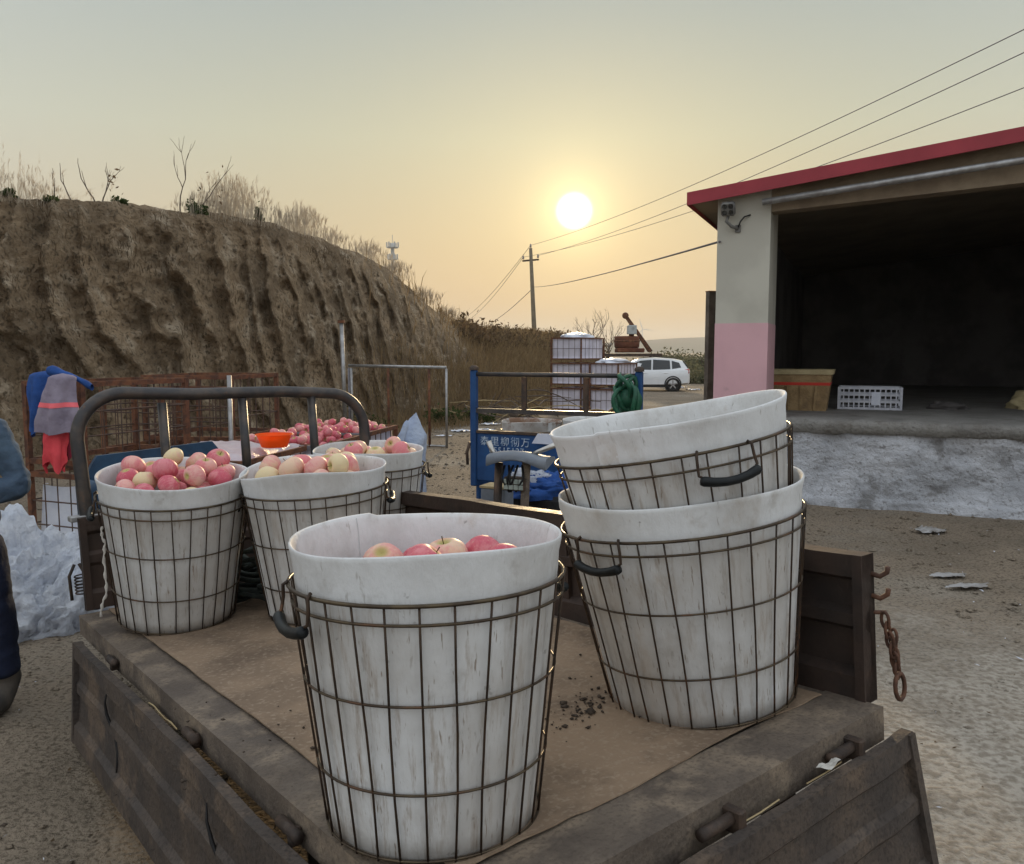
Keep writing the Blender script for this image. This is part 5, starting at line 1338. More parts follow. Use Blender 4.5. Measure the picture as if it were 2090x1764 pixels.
hc = ml_(1279, 699); hr = (ml_(1305, 699).x - ml_(1253, 699).x) / 2; hh = (ml_(1279, 686).z - ml_(1279, 711).z)
MB().lathe([(0, -hh / 2), (hr * .86, -hh / 2), (hr * .97, -hh * .36), (hr, -.02), (hr * .94, hh * .12), (hr * .97, hh * .25), (hr * .96, hh * .46), (hr * .88, hh / 2), (hr * .80, hh * .44), (0, hh * .42)], 28, Matrix.Translation(hc)).build('hopper', M['rustorange'], mroot, smooth=True)
MB().lathe([(hr * 1.005, .0), (hr * 1.03, .03), (hr * 1.03, .09), (hr * 1.0, .12)], 28, Matrix.Translation(hc)).build('hoop', M['rust'], mroot, smooth=True)
a = ml_(1277, 683); b = ml_(1295, 665); MB().box((a.x, -.72, a.z), (b.x, -.30, b.z), bev=.02).build('control_box', M['boxgrey'], mroot)
mm_ = ml_(1287, 672); MB().lathe([(.0, -.02), (.06, -.02), (.06, .02)], 12, Matrix.Translation((mm_.x, -.722, mm_.z)) @ Matrix.Rotation(R(90), 4, 'X')).build('dial', M['cartrim'], mroot)
MB().box((a.x + .1, -.45, hc.z + hh / 2 - .02), (b.x - .1, -.38, a.z)).build('box_stand', M['rustorange'], mroot)
b0 = ml_(1328, 718); b1 = ml_(1275, 645)
MB().beam((b0.x, -.1, b0.z), (b1.x, -.1, b1.z), .17, .17, up=(0, 1, 0)).build('boom', M['rust'], mroot)
MB().lathe([(.0, -.14), (.14, -.14), (.17, 0), (.14, .14), (0, .14)], 16, Matrix.Translation((b1.x, -.1, b1.z)) @ Matrix.Rotation(R(90), 4, 'X')).build('pulley', M['rust'], mroot, smooth=True)
b2 = ml_(1290, 667); MB().beam((b1.x + .25, -.1, b1.z - .42), (b1.x + .25, -.1, b1.z - .75), .1, .1).build('bracket', M['rust'], mroot)
MB().beam((b0.x - .1, -.1, b0.z), (ml_(1305, 690).x, -.1, ml_(1305, 690).z), .12, .12).build('strut', M['rust'], mroot)

# ================================================================== POLE, LINES, MAST, TURBINE
M['concrete'] = pm('weathered concrete pole', (.20, .165, .115), (.16, .13, .09), 3, rough=.95)
M['line'] = pm('power line', (.16, .145, .15), rough=.6)
DP = 52.0
pt = D(1083, 507, DP); pb_ = D(1091, 690, DP); pbx = pb_.x + (pb_.x - pt.x) * .12
up_ = thing('utility_pole', 'leaning concrete utility pole with a short crossarm beyond the scrub', 'pole', (pbx, pb_.y, 0))
rel = lambda p: Vector((p.x - pbx, p.y - pb_.y, p.z))
MB().tube([(0, 0, 0), rel(pb_), rel(pt)], [.17, .155, .10], 12).build('pole_shaft', M['concrete'], up_, smooth=True)
ca1 = rel(D(1066, 533, DP)); ca2 = rel(D(1100, 530, DP)); MB().beam(ca1, ca2, .09, .10).build('crossarm', M['darkiron'], up_)
M['porcelain'] = pm('porcelain insulator', (.34, .30, .28), rough=.4)
ins = []
for px, py in ((1068, 529), (1098, 526), (1083, 505)):
    q = rel(D(px, py, DP)); MB().lathe([(.0, -.02), (.05, -.02), (.07, .05), (.05, .10), (.06, .14), (.04, .20), (0, .21)], 12, Matrix.Translation(q)).build('insulator', M['porcelain'], up_, smooth=True); ins.append(D(px, py - 4, DP))
def line(label, A_, B_, sag, r=.011, grp='power lines', n=36):
    A_ = Vector(A_); B_ = Vector(B_); c = (A_ + B_) / 2
    pts = [A_.lerp(B_, t) - Vector((0, 0, sag * 4 * t * (1 - t))) - A_ for t in np.linspace(0, 1, n)]
    o = MB().tube(pts, r, 5).build('power_line', M['line'], None, smooth=True); o.location = A_; tag(o, label, 'power line', grp); return o
def far_end(pxA, pyA, dA, px, py, dB, ext=1.5):
    a = D(pxA, pyA, dA); b = D(px, py, dB); return a + (b - a) * ext
line('power line from the pole tip passing highest above the shed roof', ins[2], far_end(1083, 501, DP, 2090, 30, 16.0, 1.18), .55)
line('power line from the crossarm passing second above the shed roof', ins[1], far_end(1098, 522, DP, 2090, 78, 16.5, 1.18), .55)
line('power line from the crossarm crossing lowest behind the shed roof', ins[0], far_end(1068, 525, DP, 2090, 148, 17.0, 1.18), .60)
line('sagging service cable from the pole shaft to the shed corner', D(1090, 586, DP), SH @ (fp(1470, 494, PY) + Vector((0, -.02, 0))), .12, .013)
line('power line descending from the pole tip behind the bank', ins[2], D(925, 660, 120), .9, .016)
line('power line descending from the crossarm behind the bank', ins[0], D(935, 662, 120), .9, .016)
line('cable descending from the pole shaft behind the bank', D(1088, 588, DP), D(940, 668, 120), 1.2, .02)
M['mast'] = pm('haze-pale mast', (.45, .46, .45), rough=.7)  # light grey stands in for the mast fading into haze
DT = 340.0
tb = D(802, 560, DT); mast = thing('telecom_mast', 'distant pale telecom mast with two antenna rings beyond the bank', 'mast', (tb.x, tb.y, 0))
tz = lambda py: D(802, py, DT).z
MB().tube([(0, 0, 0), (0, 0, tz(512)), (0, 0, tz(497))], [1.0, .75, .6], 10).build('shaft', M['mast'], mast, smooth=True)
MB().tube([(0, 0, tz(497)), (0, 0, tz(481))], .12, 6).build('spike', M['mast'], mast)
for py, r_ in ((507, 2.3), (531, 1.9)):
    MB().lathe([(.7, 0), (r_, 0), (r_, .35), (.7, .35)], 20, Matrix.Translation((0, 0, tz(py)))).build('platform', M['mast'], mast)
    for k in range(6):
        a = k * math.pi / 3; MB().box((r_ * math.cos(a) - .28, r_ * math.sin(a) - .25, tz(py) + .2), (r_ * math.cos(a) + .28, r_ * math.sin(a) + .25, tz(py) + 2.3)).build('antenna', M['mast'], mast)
M['turb'] = pm('white turbine', (.6, .6, .6), rough=.5)
DW = 3000.0; th = D(1311, 672, DW); tu = thing('wind_turbine', 'far hazy wind turbine beyond the rusty machine', 'wind turbine', (th.x, th.y, 0))
MB().tube([(0, 0, 0), (0, 0, th.z)], [2.6, 1.6], 10).build('tower', M['turb'], tu, smooth=True)
MB().box((-2, -6, th.z - 2), (2, 4, th.z + 2), bev=.5).build('nacelle', M['turb'], tu)
for ang_ in (R(110), R(-8), R(232)):
    d = Vector((math.cos(ang_), 0, math.sin(ang_))); MB().tube([Vector((0, -7, th.z)), Vector((0, -7, th.z)) + d * 12, Vector((0, -7, th.z)) + d * 40], [1.0, 1.9, .35], 6).build('blade', M['turb'], tu)
# ================================================================== PLANTS
def leafmat(name, c0, c1, tr=.45, rough=.8):
    m = bpy.data.materials.new(name); m.use_nodes = True; t = m.node_tree; N = t.nodes; Lk = t.links; N.clear()
    ge = N.new('ShaderNodeNewGeometry'); no = N.new('ShaderNodeTexNoise'); no.inputs['Scale'].default_value = 3.0; no.inputs['Detail'].default_value = 6; Lk.new(ge.outputs['Position'], no.inputs['Vector'])
    mr = N.new('ShaderNodeMapRange'); mr.inputs[1].default_value = .35; mr.inputs[2].default_value = .65; Lk.new(no.outputs['Fac'], mr.inputs[0])
    mx = N.new('ShaderNodeMix'); mx.data_type = 'RGBA'; mx.inputs[6].default_value = (*c0, 1); mx.inputs[7].default_value = (*c1, 1); Lk.new(mr.outputs[0], mx.inputs[0])
    rn = N.new('ShaderNodeMix'); rn.data_type = 'RGBA'; rn.blend_type = 'MULTIPLY'; rn.inputs[0].default_value = .5
    vl = N.new('ShaderNodeMapRange'); vl.inputs[3].default_value = .55; vl.inputs[4].default_value = 1.3; Lk.new(ge.outputs['Random Per Island'], vl.inputs[0])
    Lk.new(mx.outputs[2], rn.inputs[6]); Lk.new(vl.outputs[0], rn.inputs[7])
    df = N.new('ShaderNodeBsdfDiffuse'); tl_ = N.new('ShaderNodeBsdfTranslucent'); ms = N.new('ShaderNodeMixShader'); ms.inputs[0].default_value = tr
    Lk.new(rn.outputs[2], df.inputs[0]); Lk.new(rn.outputs[2], tl_.inputs[0]); Lk.new(df.outputs[0], ms.inputs[1]); Lk.new(tl_.outputs[0], ms.inputs[2])
    o = N.new('ShaderNodeOutputMaterial'); Lk.new(ms.outputs[0], o.inputs[0]); return m
M['drygrass'] = leafmat('dry grass', (.34, .25, .14), (.24, .165, .09))
M['drybrown'] = leafmat('dead brown scrub', (.17, .115, .070), (.115, .082, .052), .3)
M['reed'] = leafmat('pale dry reed', (.62, .54, .43), (.48, .40, .30), .5)  # straw colour lightened to imitate backlight and haze on the crest
M['weed'] = leafmat('dull green weed', (.055, .085, .030), (.085, .10, .04), .4)
M['greygreen'] = leafmat('grey-green bush', (.13, .14, .085), (.17, .155, .095), .4)  # leaf colour paled, painting haze over the bushes
M['twig'] = pm('bare twig bark', (.15, .115, .09), (.11, .085, .07), 20, rough=.9)
def blades(base, height, leanx, leany, width, curve, rng):
    N_ = len(base); base = np.asarray(base, float); h = np.asarray(height); w = np.asarray(width)[:, None]
    ang = rng.uniform(0, 2 * math.pi, N_); sx = np.stack([np.cos(ang), np.sin(ang), np.zeros(N_)], 1)
    ln = np.stack([leanx, leany, np.zeros(N_)], 1)
    mid = base + np.stack([np.zeros(N_), np.zeros(N_), h * .55], 1) + ln * (h * .4)[:, None]
    tip = base + np.stack([np.zeros(N_), np.zeros(N_), h * (1 - curve)], 1) + ln * (h * (1.0 + curve))[:, None]
    V = np.stack([base - sx * w * .5, base + sx * w * .5, mid - sx * w * .4, mid + sx * w * .4, tip], 1).reshape(-1, 3)
    i = np.arange(N_)[:, None] * 5
    F = np.concatenate([i + np.array([[0, 1, 3]]), i + np.array([[0, 3, 2]]), i + np.array([[2, 3, 4]])], 0)
    return V, F
def leaves(ctr, size, rng):
    N_ = len(ctr); d = rng.normal(size=(N_, 3)); d /= np.linalg.norm(d, axis=1, keepdims=True); e = rng.normal(size=(N_, 3)); e = np.cross(d, e); e /= np.linalg.norm(e, axis=1, keepdims=True)
    s = np.asarray(size)[:, None]; V = np.stack([ctr - d * s, ctr + e * s * .45, ctr + d * s, ctr - e * s * .45], 1).reshape(-1, 3)
    i = np.arange(N_)[:, None] * 4
    return V, np.concatenate([i + np.array([[0, 1, 2]]), i + np.array([[0, 2, 3]])], 0)
class NB:
    def __init__(s): s.V = []; s.F = []; s.n = 0
    def add(s, VF): s.V.append(VF[0]); s.F.append(VF[1] + s.n); s.n += len(VF[0]); return s
    def build(s, name, mat, parent=None): return link(name, npmesh(name, np.concatenate(s.V), np.concatenate(s.F), mat, False), parent)
def bankpt(i, j): return BANK[i, j]
# --- reed clumps along the crest: each a plant with stems and plumes
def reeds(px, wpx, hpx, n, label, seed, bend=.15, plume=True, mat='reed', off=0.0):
    rng = np.random.RandomState(seed); p, i = crest_at(px); dep = (p - CAM).dot(FWD); s = dep / FPX
    root = thing('reed_clump', label, 'reeds', p, group='reed clumps on the bank crest')
    W = wpx * s / 2; H = hpx * s
    b = np.stack([rng.normal(0, W * .5, n), rng.uniform(-.5, .9, n) + off, np.full(n, -.12)], 1)
    h = H * rng.uniform(.45, 1.05, n) * (1 - .35 * np.abs(b[:, 0]) / W)
    lx = rng.normal(.05, bend, n); ly = rng.normal(0, bend * .7, n)
    wd = rng.uniform(.004, .008, n) * (dep / 14)
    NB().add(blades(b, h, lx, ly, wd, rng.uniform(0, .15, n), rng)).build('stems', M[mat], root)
    if plume:
        k = np.where(rng.rand(n) < .55)[0]
        tip = b[k] + np.stack([lx[k] * h[k] * 1.05, ly[k] * h[k] * 1.05, h[k] * .94], 1)
        m = 7; n2 = len(k) * m; q = np.repeat(tip, m, 0) + np.stack([rng.normal(0, .006, n2), rng.normal(0, .006, n2), -rng.uniform(.05, .24, n2) * np.repeat(h[k], m)], 1)
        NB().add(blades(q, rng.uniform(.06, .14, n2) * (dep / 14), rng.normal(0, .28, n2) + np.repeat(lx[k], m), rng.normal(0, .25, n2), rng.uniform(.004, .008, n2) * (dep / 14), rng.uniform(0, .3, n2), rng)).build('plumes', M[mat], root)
    for c in root.children: c['kind'] = 'stuff'
    return root
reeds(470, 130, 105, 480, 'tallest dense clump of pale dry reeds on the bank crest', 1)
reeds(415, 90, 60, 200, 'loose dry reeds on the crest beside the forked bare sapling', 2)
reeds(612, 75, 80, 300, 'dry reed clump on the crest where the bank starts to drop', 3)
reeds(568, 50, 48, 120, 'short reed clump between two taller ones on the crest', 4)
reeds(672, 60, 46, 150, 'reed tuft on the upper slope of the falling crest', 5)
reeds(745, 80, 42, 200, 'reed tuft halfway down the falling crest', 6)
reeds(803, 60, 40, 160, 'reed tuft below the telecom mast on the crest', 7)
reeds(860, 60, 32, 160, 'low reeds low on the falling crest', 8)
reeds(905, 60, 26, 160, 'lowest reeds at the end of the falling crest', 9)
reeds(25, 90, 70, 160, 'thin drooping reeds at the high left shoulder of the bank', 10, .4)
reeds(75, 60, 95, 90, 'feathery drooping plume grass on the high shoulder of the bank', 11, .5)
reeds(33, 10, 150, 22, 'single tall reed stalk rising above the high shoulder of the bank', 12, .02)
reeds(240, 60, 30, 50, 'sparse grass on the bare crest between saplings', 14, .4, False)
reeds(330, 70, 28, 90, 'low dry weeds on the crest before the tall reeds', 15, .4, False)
# --- bare forked saplings on the crest
def branch(m, p, d, L, r, depth, rng, spread=.55, up=.25):
    n = 4; pts = [p]; q = p.copy(); dd = d.copy()
    for i in range(n):
        dd = (dd + Vector((rng.gauss(0, .10), rng.gauss(0, .10), rng.gauss(.03, .06)))).normalized(); q = q + dd * (L / n); pts.append(q.copy())
    m.tube(pts, [r * (1 - .5 * i / n) for i in range(n + 1)], 5 if depth < 2 else 4)
    if depth <= 0: return
    for k in range(rng.choice([2, 2, 3])):
        a = pts[rng.choice([2, 3, 4])] if k else pts[-1]
        nd = (dd + Vector((rng.gauss(0, spread), rng.gauss(0, spread * .6), rng.gauss(up, .2)))).normalized()
        branch(m, a, nd, L * rng.uniform(.5, .75), r * .55, depth - 1, rng, spread, up)
def sapling(px, hpx, label, seed, tilt=0.0, depth=2, leaf=0):
    p, i = crest_at(px); dep = (p - CAM).dot(FWD); H = hpx * dep / FPX; rng = random.Random(seed)
    root = thing('bare_sapling', label, 'sapling', p - Vector((0, 0, .05)), group='bare saplings on the bank crest')
    m = MB(); branch(m, Vector((0, 0, 0)), Vector((tilt, 0, 1)).normalized(), H * .55, .014 * dep / 14, depth, rng, .38, .5); m.build('trunk', M['twig'], root)
    if leaf:
        r2 = np.random.RandomState(seed); c = np.stack([r2.normal(.08 + tilt * H * .4, .09, leaf), r2.normal(0, .08, leaf), r2.uniform(H * .2, H * .8, leaf)], 1)
        o = NB().add(leaves(c, r2.uniform(.02, .05, leaf), r2)).build('crown', M['drybrown'], root); o['kind'] = 'stuff'
sapling(365, 135, 'tallest forked bare sapling beside the dense reeds', 3, -.06)
sapling(402, 125, 'bare sapling slanting over the reeds', 8, .55, 2, 8)
sapling(190, 105, 'slender bare sapling leaning to the high shoulder', 5, -.25, 1)
sapling(212, 95, 'bare sapling with a few shrivelled leaves on the open crest', 9, .35, 2, 14)
sapling(150, 100, 'thin curved bare sapling near the feathery grass', 12, -.3, 1)
sapling(110, 72, 'thin upright bare sapling beside the feathery grass', 15, .1, 1)
# --- green weeds on the crest
def bush(name, label, ctr, rx, ry, rz, n, leafsz, mat, seed, cat='bush', group=None, stems=7, zoff=0.0):
    rng = np.random.RandomState(seed); root = thing(name, label, cat, ctr, group=group)
    nb = max(5, n // 60); blob = rng.normal(size=(nb, 3)); blob /= np.linalg.norm(blob, axis=1, keepdims=True); blob *= rng.uniform(.25, .95, (nb, 1)); blob[:, 2] = np.abs(blob[:, 2])
    k = rng.randint(0, nb, n); c = blob[k] + rng.normal(0, .20, (n, 3)); c[:, 2] = np.abs(c[:, 2]); c = c * np.array([rx, ry, rz]) + np.array([0, 0, zoff])
    o = NB().add(leaves(c, leafsz * rng.uniform(.6, 1.3, n), rng)).build('crown', M[mat], root); o['kind'] = 'stuff'
    m = MB(); rr = random.Random(seed)
    for _ in range(stems):
        e = blob[rr.randrange(nb)] * np.array([rx, ry, rz]); m.tube([(rr.gauss(0, rx * .08), rr.gauss(0, ry * .08), -.05), (e[0] * .5, e[1] * .5, e[2] * .5), (e[0], e[1], e[2] + zoff)], [.012 * rx / .3, .009 * rx / .3, .003 * rx / .3], 4)
    q = m.build('trunk', M['twig'], root); q['kind'] = 'stuff'
    return root
for px, w, h, lb, sd in ((400, 26, 30, 'green leafy weed clump under the forked saplings', 1), (528, 14, 24, 'small bright green weed beside the tallest reeds', 2), (245, 16, 16, 'low green weed on the open crest', 3), (95, 30, 14, 'scatter of low leaves under the feathery grass', 4), (20, 26, 12, 'low dark weed on the high shoulder of the bank', 6)):
    p, i = crest_at(px); s = (p - CAM).dot(FWD) / FPX
    bush('weed', lb, p + Vector((0, 0, -.03)), w * s, w * s, h * s, 260, .045, 'weed', sd, 'weed', 'green weeds on the bank crest')
# --- dry grass and scrub over the low end of the bank and at its foot (cannot be counted)
rng = np.random.RandomState(5)
i0 = int(np.searchsorted(ss, cum[10]))
nB = NB()
N_ = 34000
ii = rng.randint(i0, NS - 2, N_); jj = (rng.rand(N_) ** 1.2 * (NT + 6)).astype(int)
I = lambda k: int(np.searchsorted(ss, cum[k]))
keep = rng.rand(N_) < np.where(jj < 38, np.interp(ii, [i0, I(14), I(16)], [.18, .7, 1.0]), np.interp(ii, [i0, I(14), I(16), I(17)], [.0, .06, .45, .9]))
ii, jj = ii[keep], jj[keep]; b = BANK[ii, jj] + rng.normal(0, .10, (len(ii), 3)) * np.array([1, 1, .1])
dep = b[:, 1]
nB.add(blades(b, rng.uniform(.25, .75, len(b)), rng.normal(0, .25, len(b)), rng.normal(-.1, .2, len(b)), rng.uniform(.012, .024, len(b)) * dep / 22, rng.uniform(0, .3, len(b)), rng))
N2 = 9000   # grass at the toe towards the yard
t2 = rng.rand(N2); u2 = rng.rand(N2) ** 1.6
k2i = (i0 - 60 + t2 * (NS - i0 + 50)).astype(int); k2i = np.clip(k2i, 0, NS - 1)
tb_ = TO[k2i]; b = tb_ - hd[k2i] * (u2 * 2.6)[:, None] + np.array([0, 0, .06]); b[:, 2] = 0
nB.add(blades(b, rng.uniform(.12, .55, N2) * (1 - .6 * u2), rng.normal(0, .3, N2), rng.normal(0, .3, N2), rng.uniform(.010, .020, N2) * b[:, 1] / 20, rng.uniform(0, .35, N2), rng))
o = nB.build('dry_grass', M['drygrass']); tag(o, 'tawny dry grass covering the low end of the bank', 'grass', kind='stuff')
nB = NB(); N3 = 26000
ii = rng.randint(int(np.searchsorted(ss, cum[15])), NS - 2, N3); jj = (NT * (.55 + .55 * rng.rand(N3))).astype(int); jj = np.clip(jj, 0, nv - 1)
c = BANK[ii, jj] + np.stack([rng.normal(0, .3, N3), rng.normal(0, .4, N3), np.abs(rng.normal(0, .18, N3)) * (1 + .8 * fbm(BANK[ii, jj][:, 0] * 1.3, BANK[ii, jj][:, 1] * .4, 0, 3, 900))], 1)
nB.add(leaves(c, rng.uniform(.05, .12, N3), rng))
o = nB.build('scrub', M['drybrown']); tag(o, 'dark brown scrub along the top of the low ridge', 'scrub', kind='stuff')
nB = NB(); N4 = 5000
ii = rng.randint(int(np.searchsorted(ss, cum[16])), NS - 2, N4); c = BANK[ii, NT + 2] + np.stack([rng.normal(0, .3, N4), rng.normal(0, .5, N4), np.abs(rng.normal(.12, .16, N4))], 1)
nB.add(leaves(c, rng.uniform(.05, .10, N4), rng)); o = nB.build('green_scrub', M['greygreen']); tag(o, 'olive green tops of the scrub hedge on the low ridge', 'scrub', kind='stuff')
# patches of dead plants on the cut face
nB = NB(); N5 = 2200; c0 = rng.randint(int(np.searchsorted(ss, cum[2])), int(np.searchsorted(ss, cum[13])), 90); j0 = (rng.rand(90) ** 1.5 * NT * .8).astype(int)
k = rng.randint(0, 90, N5); ii = np.clip(c0[k] + rng.normal(0, 7, N5).astype(int), 0, NS - 1); jj = np.clip(j0[k] + rng.normal(0, 5, N5).astype(int), 0, NT - 1)
b = BANK[ii, jj]; nB.add(blades(b, rng.uniform(.05, .18, N5), rng.normal(0, .35, N5), rng.normal(-.45, .2, N5), rng.uniform(.006, .014, N5), rng.uniform(0, .4, N5), rng))
o = nB.build('bank_tufts', M['drybrown']); tag(o, 'withered tufts clinging to the cut earth face', 'grass', kind='stuff')
for k_, (px, py, zz) in enumerate(((742, 878, 0), (905, 868, 0), (960, 862, 0), (690, 884, 0))):
    p = G(px, py); bush('weed', ['green weed patch at the foot of the bank behind the galvanised pole', 'green nettles behind the tube frame at the bank foot', 'low green growth near the white litter', 'weed at the bank foot behind the apple crates'][k_], p, .55, .4, .42, 420, .06, 'weed', 40 + k_, 'weed', 'green weeds at the foot of the bank')
# --- bushes, bare trees beyond the yard
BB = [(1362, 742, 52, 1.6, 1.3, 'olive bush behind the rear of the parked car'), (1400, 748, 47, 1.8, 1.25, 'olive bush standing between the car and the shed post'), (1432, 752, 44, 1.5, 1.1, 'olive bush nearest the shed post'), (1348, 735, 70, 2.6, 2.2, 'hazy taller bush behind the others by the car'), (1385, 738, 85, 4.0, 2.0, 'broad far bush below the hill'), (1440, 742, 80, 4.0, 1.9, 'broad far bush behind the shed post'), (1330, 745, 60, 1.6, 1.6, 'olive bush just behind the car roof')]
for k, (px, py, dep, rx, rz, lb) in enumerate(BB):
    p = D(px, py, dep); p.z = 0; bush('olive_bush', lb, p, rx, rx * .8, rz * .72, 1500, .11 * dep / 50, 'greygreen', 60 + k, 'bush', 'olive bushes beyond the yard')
def baretree(px, pyt, dep, label, seed):
    top = D(px, pyt, dep); H = top.z; rng = random.Random(seed); root = thing('bare_tree', label, 'tree', (top.x, top.y, 0), group='bare trees beyond the crates')
    m = MB(); m.tube([(0, 0, 0), (.05, 0, H * .28), (.0, 0, H * .5)], [.10, .08, .06], 6); m.build('trunk', M['twig'], root)
    m = MB(); pz = [Vector((.03, 0, H * q)) for q in (.28, .36, .42, .46, .5)]
    for k in range(9):
        a = rng.uniform(0, 6.28); d = Vector((math.cos(a) * .8, math.sin(a) * .5, rng.uniform(.5, 1.2))).normalized(); branch(m, rng.choice(pz), d, H * rng.uniform(.18, .28), .035, 3, rng, .5, .35)
    o = m.build('crown', M['twig'], root); o['kind'] = 'stuff'
baretree(1212, 626, 62, 'bare round-crowned tree behind the crate stacks', 4)
baretree(1243, 650, 66, 'bare upright tree between the crate stacks and the machine', 11)

# ================================================================== PERSON
M['denim'] = pm('faded blue work jacket', (.075, .115, .165), (.055, .085, .13), 6, rough=.9, bump=.6, bump_scale=40, bump_dist=.012, stain=(.12, .15, .17), stain_scale=3, stain_lo=.55, stain_hi=.72)
M['trouser'] = pm('dark navy trousers', (.014, .020, .045), (.010, .013, .030), 6, rough=.9, bump=.6, bump_scale=30, bump_dist=.015)
M['boot'] = pm('muddy boot', (.09, .075, .06), (.05, .045, .04), 9, rough=.85)
M['skin'] = pm('skin', (.42, .25, .17), (.38, .22, .15), 12, rough=.55, spec=.35)
M['hair'] = pm('black hair', (.015, .013, .012), rough=.7)
def skin_obj(name, verts, edges, radii, mat, parent, root=0, sub=2, wrinkle=0.0, seed=0):
    me = bpy.data.meshes.new(name); me.from_pydata([tuple(v) for v in verts], edges, []); o = link(name, me, None)
    sm = o.modifiers.new('skin', 'SKIN'); sm.use_smooth_shade = True
    for i, r in enumerate(radii):
        q = me.skin_vertices[0].data[i]; q.radius = r if isinstance(r, tuple) else (r, r); q.use_root = (i == root)
    ss_ = o.modifiers.new('sub', 'SUBSURF'); ss_.levels = sub; ss_.render_levels = sub
    dg = bpy.context.evaluated_depsgraph_get(); dg.update(); m2 = bpy.data.meshes.new_from_object(o.evaluated_get(dg)); bpy.data.objects.remove(o)
    if wrinkle:
        n = len(m2.vertices); co = np.empty(n * 3, np.float32); no = np.empty(n * 3, np.float32); m2.vertices.foreach_get('co', co); m2.vertices.foreach_get('normal', no)
        c = co.reshape(-1, 3).astype(float); nn = no.reshape(-1, 3)
        w = fbm(c[:, 0] * 7, c[:, 1] * 7, c[:, 2] * 13, 3, 700 + seed) - 1.3 * np.abs(fbm(c[:, 0] * 5 + c[:, 2] * 4, c[:, 1] * 6, c[:, 2] * 9 - c[:, 0] * 4, 2, 720 + seed)) + .3
        m2.vertices.foreach_set('co', (c + nn * (wrinkle * w)[:, None]).astype(np.float32).ravel()); m2.update()
    m2.materials.clear(); m2.materials.append(mat); m2.polygons.foreach_set('use_smooth', [True] * len(m2.polygons))
    return link(name, m2, parent)
pf = Vector((-2.47, 3.66, 0))
per_ = thing('person', 'person in a faded blue work jacket and navy trousers standing with arms bent', 'person', pf, rz=R(-6))
# body: head, neck and hands as one continuous figure under the clothes
Vb = [(0, 0, .84), (0, 0, 1.05), (0, 0, 1.24), (0, .0, 1.34), (0, -.015, 1.40), (0, -.02, 1.49), (0, -.01, 1.58), (0, -.105, 1.475)]
Eb = [(0, 1), (1, 2), (2, 3), (3, 4), (4, 5), (5, 6), (5, 7)]
Rb = [.10, .10, .10, .055, .062, .088, .070, .014]
for s in (-1, 1):
    k = len(Vb); Vb += [(s * .17, 0, 1.27), (s * .275, .02, 1.045), (s * .13, -.20, .985), (s * .085, -.245, .975)]; Eb += [(2, k), (k, k + 1), (k + 1, k + 2), (k + 2, k + 3)]; Rb += [.05, .04, .028, (.034, .018)]
    for f in range(4):
        j = len(Vb); bx0 = s * (.085 - .012); yy = -.275 - .0; zz = .995 - .017 * f
        Vb += [(bx0 - s * .02, -.268, zz), (bx0 - s * .055, -.283, zz - .004), (bx0 - s * .08, -.270, zz - .008)]; Eb += [(k + 3, j), (j, j + 1), (j + 1, j + 2)]; Rb += [.009, .0085, .007]
    j = len(Vb); Vb += [(s * .10, -.265, 1.005), (s * .075, -.285, 1.018)]; Eb += [(k + 3, j), (j, j + 1)]; Rb += [.010, .008]
    j = len(Vb); Vb += [(s * .09, 0, .82), (s * .10, 0, .45), (s * .10, .02, .10)]; Eb += [(0, j), (j, j + 1), (j + 1, j + 2)]; Rb += [.07, .05, .035]
skin_obj('body', Vb, Eb, Rb, M['skin'], per_, 0, 2)
Vj = [(0, 0, .80), (0, 0, .95), (0, 0, 1.10), (0, .0, 1.24), (0, 0, 1.33)]; Ej = [(0, 1), (1, 2), (2, 3), (3, 4)]; Rj = [(.195, .14), (.19, .135), (.185, .13), (.16, .115), (.07, .07)]
for s in (-1, 1):
    k = len(Vj); Vj += [(s * .185, .0, 1.265), (s * .255, .015, 1.15), (s * .295, .02, 1.04), (s * .22, -.09, 1.005), (s * .14, -.185, .985)]; Ej += [(3, k), (k, k + 1), (k + 1, k + 2), (k + 2, k + 3), (k + 3, k + 4)]; Rj += [.078, .070, .064, .056, .046]
skin_obj('jacket', Vj, Ej, Rj, M['denim'], per_, 0, 4, .020, 1)
Vt = [(0, 0, .86), (0, 0, .80)]; Et = [(0, 1)]; Rt = [(.165, .12), (.165, .125)]
for s in (-1, 1):
    k = len(Vt); Vt += [(s * .115, 0, .70), (s * .150, -.01, .46), (s * .165, .01, .24), (s * .170, .01, .15)]; Et += [(1, k), (k, k + 1), (k + 1, k + 2), (k + 2, k + 3)]; Rt += [.105, .086, .078, .082]
skin_obj('trousers', Vt, Et, Rt, M['trouser'], per_, 0, 3, .011, 2)
for s in (-1, 1):
    skin_obj('boot', [(s * .17, .03, .20), (s * .17, .03, .08), (s * .175, -.05, .055), (s * .185, -.15, .045)], [(0, 1), (1, 2), (2, 3)], [.058, .060, .052, .042], M['boot'], per_, 1, 2)
hp_ = [Vector((0, -.01, 1.53))]
m = MB().lathe([(.104, -.055), (.108, .0), (.098, .055), (.06, .098), (0, .112)], 24, Matrix.Translation((0, .006, 1.53)) @ Matrix.Rotation(R(-12), 4, 'X') @ Matrix.Scale(.92, 4, (1, 0, 0))); m.build('hair', M['hair'], per_, smooth=True)
for s in (-1, 1):
    MB().lathe([(0, -.010), (.012, -.006), (.013, .0), (.010, .008), (0, .010)], 10, Matrix.Translation((s * .034, -.098, 1.505))).build('eye', M['hair'], per_, smooth=True)
    MB().lathe([(.0, -.028), (.014, -.02), (.017, .0), (.013, .024), (0, .03)], 10, Matrix.Translation((s * .088, -.005, 1.49))).build('ear', M['skin'], per_, smooth=True)
